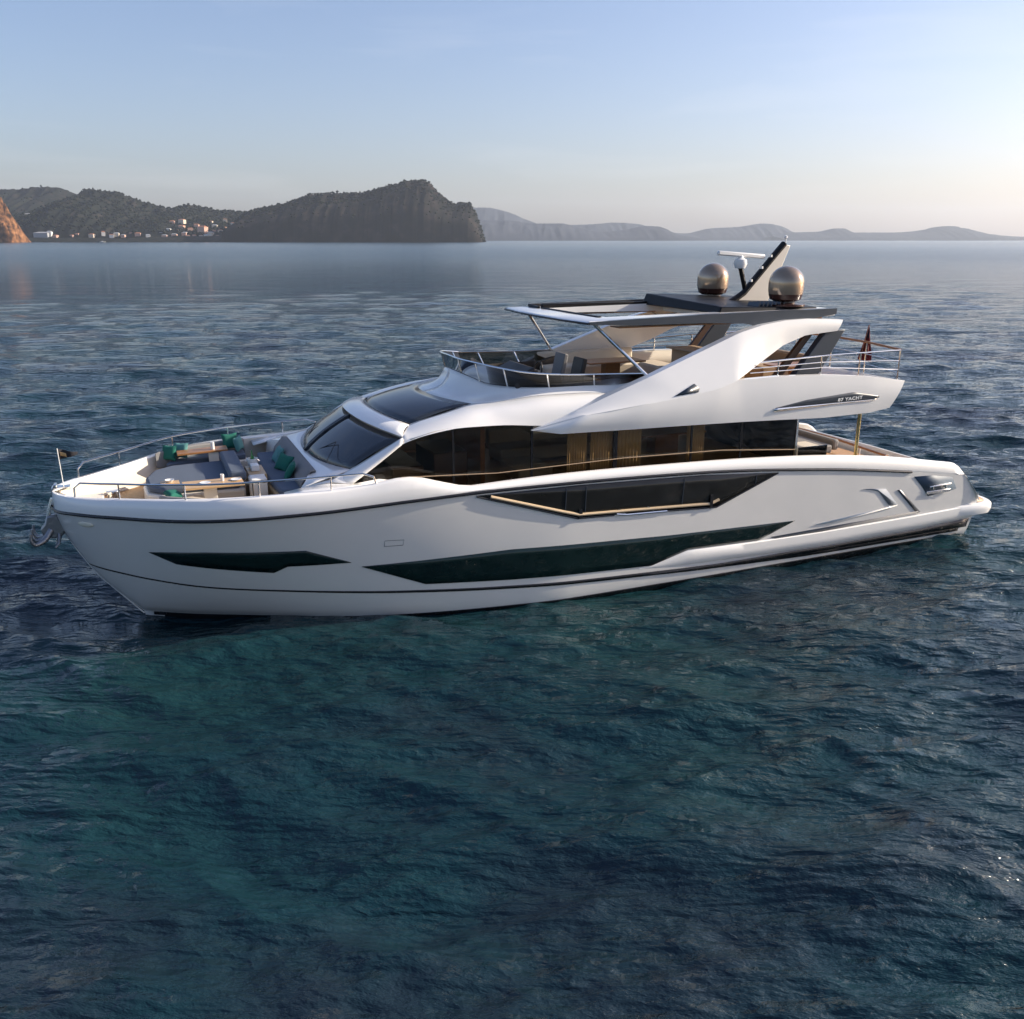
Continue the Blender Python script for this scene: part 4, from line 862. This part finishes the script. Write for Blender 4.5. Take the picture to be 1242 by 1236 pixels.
H3 = hill('headland', 4150, [(296, 276), (303, 260), (325, 252), (350, 247), (378, 237), (400, 235), (440, 234), (460, 229), (478, 225), (500, 222), (520, 222), (530, 231), (545, 243), (552, 248), (560, 247), (570, 248), (576, 256), (582, 272), (588, 291)], 700, LM['rock'], .07, .34, 1.0, .6)
H4 = hill('cliff', 3500, [(-190, 286), (-150, 272), (-110, 268), (-70, 258), (-30, 250), (-10, 246), (4, 250), (12, 254), (18, 260), (22, 268), (25, 280), (26, 288), (26.5, 294)], 150, LM['cliff'], .45, .25, .5, .6)
hill('shore_flat', 4050, [(-60, 287), (30, 287.5), (60, 288), (110, 288), (140, 289), (200, 287), (250, 286), (300, 286), (320, 289)], 260, LM['scrub'], .3)
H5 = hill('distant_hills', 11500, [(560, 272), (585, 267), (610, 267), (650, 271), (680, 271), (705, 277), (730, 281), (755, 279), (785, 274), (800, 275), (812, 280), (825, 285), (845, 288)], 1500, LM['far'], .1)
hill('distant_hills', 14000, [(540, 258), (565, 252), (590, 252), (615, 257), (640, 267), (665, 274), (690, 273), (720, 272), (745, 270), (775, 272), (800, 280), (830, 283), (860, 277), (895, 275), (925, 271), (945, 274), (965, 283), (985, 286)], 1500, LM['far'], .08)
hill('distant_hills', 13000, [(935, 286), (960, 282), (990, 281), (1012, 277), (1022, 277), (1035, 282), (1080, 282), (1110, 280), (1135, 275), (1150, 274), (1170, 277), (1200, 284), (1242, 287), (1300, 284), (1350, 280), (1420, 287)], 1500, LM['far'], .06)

# far-off pine and scrub cover on the hills: one mass
def tree_blob(mb, p, r, h):
    n_ = 5; a0_ = random.random()*6; v = [(p[0], p[1], p[2]+h)]
    for zz_, rr in ((.62, .75), (.3, 1.0)):
        for i in range(n_): a = a0_+i*2*math.pi/n_+zz_; q = rr*(.75+.5*random.random()); v.append((p[0]+r*q*math.cos(a), p[1]+r*q*math.sin(a), p[2]+h*zz_))
    v.append((p[0], p[1], p[2]-.5))
    f = [(0, 1+i, 1+(i+1) % n_) for i in range(n_)]+[(1+i, 1+n_+i, 1+n_+(i+1) % n_, 1+(i+1) % n_) for i in range(n_)]+[(1+n_+i, 11, 1+n_+(i+1) % n_) for i in range(n_)]
    mb.add(v, f)
mb = MB()
for rows, cnt, vmax, sc in ((H1, 1500, 14, 1.0), (H2, 3400, 14, 1.0), (H3, 2300, 15, .8)):
    for _ in range(cnt):
        i = random.randrange(1, len(rows)-1); j = random.randint(1, vmax)
        if rows is H3 and (j < 7 and random.random() < .8): continue
        p = Vector(rows[i][j]).lerp(Vector(rows[i+1][min(j+1, len(rows[i])-1)]), random.random())
        if p.z < 3: continue
        h = random.uniform(5, 12)*sc; tree_blob(mb, p, h*random.uniform(.5, .9), h)
wm = land_mat('pine_canopy', (.006, .010, .006), (.012, .017, .010), (.03, .032, .018), .06)
tag(mb.build('woodland', wm, None, ang=180, recalc=False), 'dark pine and scrub cover on the far hills and headland', 'woodland', kind='stuff')

# village houses: each its own thing
HM = [mat('cream_render', (.62, .52, .40), .9), mat('pink_render', (.58, .36, .27), .9), mat('white_render', (.8, .76, .68), .9), mat('terracotta_tiles', (.36, .16, .09), .9), mat('grey_roofing', (.35, .36, .37), .9)]
def surf_z(rows, px, fr_):
    return None
def on_hill(px, py, Ds=(4000, 4600), rows=None):
    """a spot on the shore slope: farther back when higher up"""
    t = (289-py)/30; D = 4060+t*330; return D
def house(px, py, wpx, wall, roof, label, grp=None, hpx=None, rz=None):
    D = on_hill(px, py); base = shore(px, D, max(1.5, hgt_(py, D)-2)); W_ = wpx*D/1148; Hh = (hpx or wpx*.55)*D/1198; Dp = W_*.8
    r = empty('house', base); r.rotation_euler = (0, 0, -YAW+(rz if rz is not None else random.uniform(-.4, .4)))
    tag(r, label, 'house', grp)
    mb = MB(); mb.box((0, 0, Hh/2-2), (W_, Dp, Hh+4)); mb.build('wall', wall, r)
    mb = MB(); e_ = .6; rh = Hh*.28
    v = [(-W_/2-e_, -Dp/2-e_, Hh), (W_/2+e_, -Dp/2-e_, Hh), (W_/2+e_, Dp/2+e_, Hh), (-W_/2-e_, Dp/2+e_, Hh), (-W_/2+W_*.2, 0, Hh+rh), (W_/2-W_*.2, 0, Hh+rh)]
    mb.add(v, [(0, 1, 5, 4), (1, 2, 5), (2, 3, 4, 5), (3, 0, 4), (0, 3, 2, 1)]); mb.build('roof', roof, r, smooth=False)
    return r
house(53, 287, 17, HM[4], HM[4], 'long low pale grey shed on the shore beside the ochre cliff', None, 5, 0)
house(61, 287, 6, HM[2], HM[4], 'white gable building joined to the right of the long shed', None, 6, 0)
house(75, 285, 6, HM[1], HM[3], 'pink house just right of the long shore shed', None)
house(126, 286, 4, HM[2], HM[3], 'bright white house alone at the waterline above the moored boat', None, 5)
house(38, 262, 6, HM[0], HM[4], 'pale house high on the slope behind the ochre cliff', None, 3)
house(211, 271, 6, HM[1], HM[3], 'left one of the two pink houses high above the village', None)
house(223, 270, 7, HM[0], HM[3], 'right one of the two pale houses high above the village', None)
house(247, 282, 10, HM[1], HM[3], 'largest pink house in the middle of the shore village', None, 7)
house(293, 284, 4, HM[2], HM[4], 'narrow white tower house at the right end of the village', None, 7)
house(188, 281, 5, HM[2], HM[3], 'white cottage near the water left of the village', None)
for px, py in ((173, 282), (160, 284), (205, 281), (218, 281), (232, 280), (258, 270), (262, 276), (268, 282), (274, 277), (280, 283), (285, 273), (240, 275), (225, 285), (275, 268), (287, 280), (252, 288), (212, 287), (236, 287), (264, 287), (95, 286), (104, 285), (112, 287), (88, 287), (298, 276), (270, 289), (196, 284), (281, 288), (168, 286), (180, 287), (150, 287), (142, 286), (222, 277), (250, 277), (244, 287), (256, 285), (290, 288), (277, 285), (261, 281), (283, 279), (136, 287), (68, 288), (82, 286), (200, 288), (228, 288)):
    k = random.randrange(3)
    house(px, py, random.uniform(3.5, 7), HM[k], HM[3] if random.random() < .7 else HM[4], 'small tile roofed village house among the trees on the far shore', 'small houses of the far village')
# moored motor boat under the white house
b_ = empty('small_boat', shore(124, 3900)); b_.rotation_euler = (0, 0, -YAW); tag(b_, 'tiny white boat moored off the far shore below a white house', 'boat')
mb = MB(); mb.grid([[(x, -y, 0), (x, -y*1.2, 2), (x, y*1.2, 2), (x, y, 0)] for x, y in ((-12, 2.6), (-4, 3), (5, 2.5), (12, .3))]); mb.build('hull', M['porc'], b_, solid=.2)
mb = MB(); mb.box((-2, 0, 3.2), (9, 3.6, 2.4), None, .2); mb.build('cabin', M['porc'], b_, bevel=.3)

# ------------------------------------------------------------------ haze
mb = MB(); mb.box((3500, 8000, 340), (30000, 17000, 720)); hz = mb.build('haze', None or bpy.data.materials.new('haze_air'), None, smooth=False)
hm = hz.data.materials[0]; hm.use_nodes = True; n = hm.node_tree; n.nodes.clear(); o = n.nodes.new('ShaderNodeOutputMaterial'); pv = n.nodes.new('ShaderNodeVolumePrincipled')
pv.inputs['Color'].default_value = (.76, .86, 1, 1); pv.inputs['Density'].default_value = 3.6e-5; pv.inputs['Anisotropy'].default_value = .3
n.links.new(pv.outputs[0], o.inputs['Volume']); tag(hz, 'thin sea haze veiling the far shore', 'haze', kind='stuff')
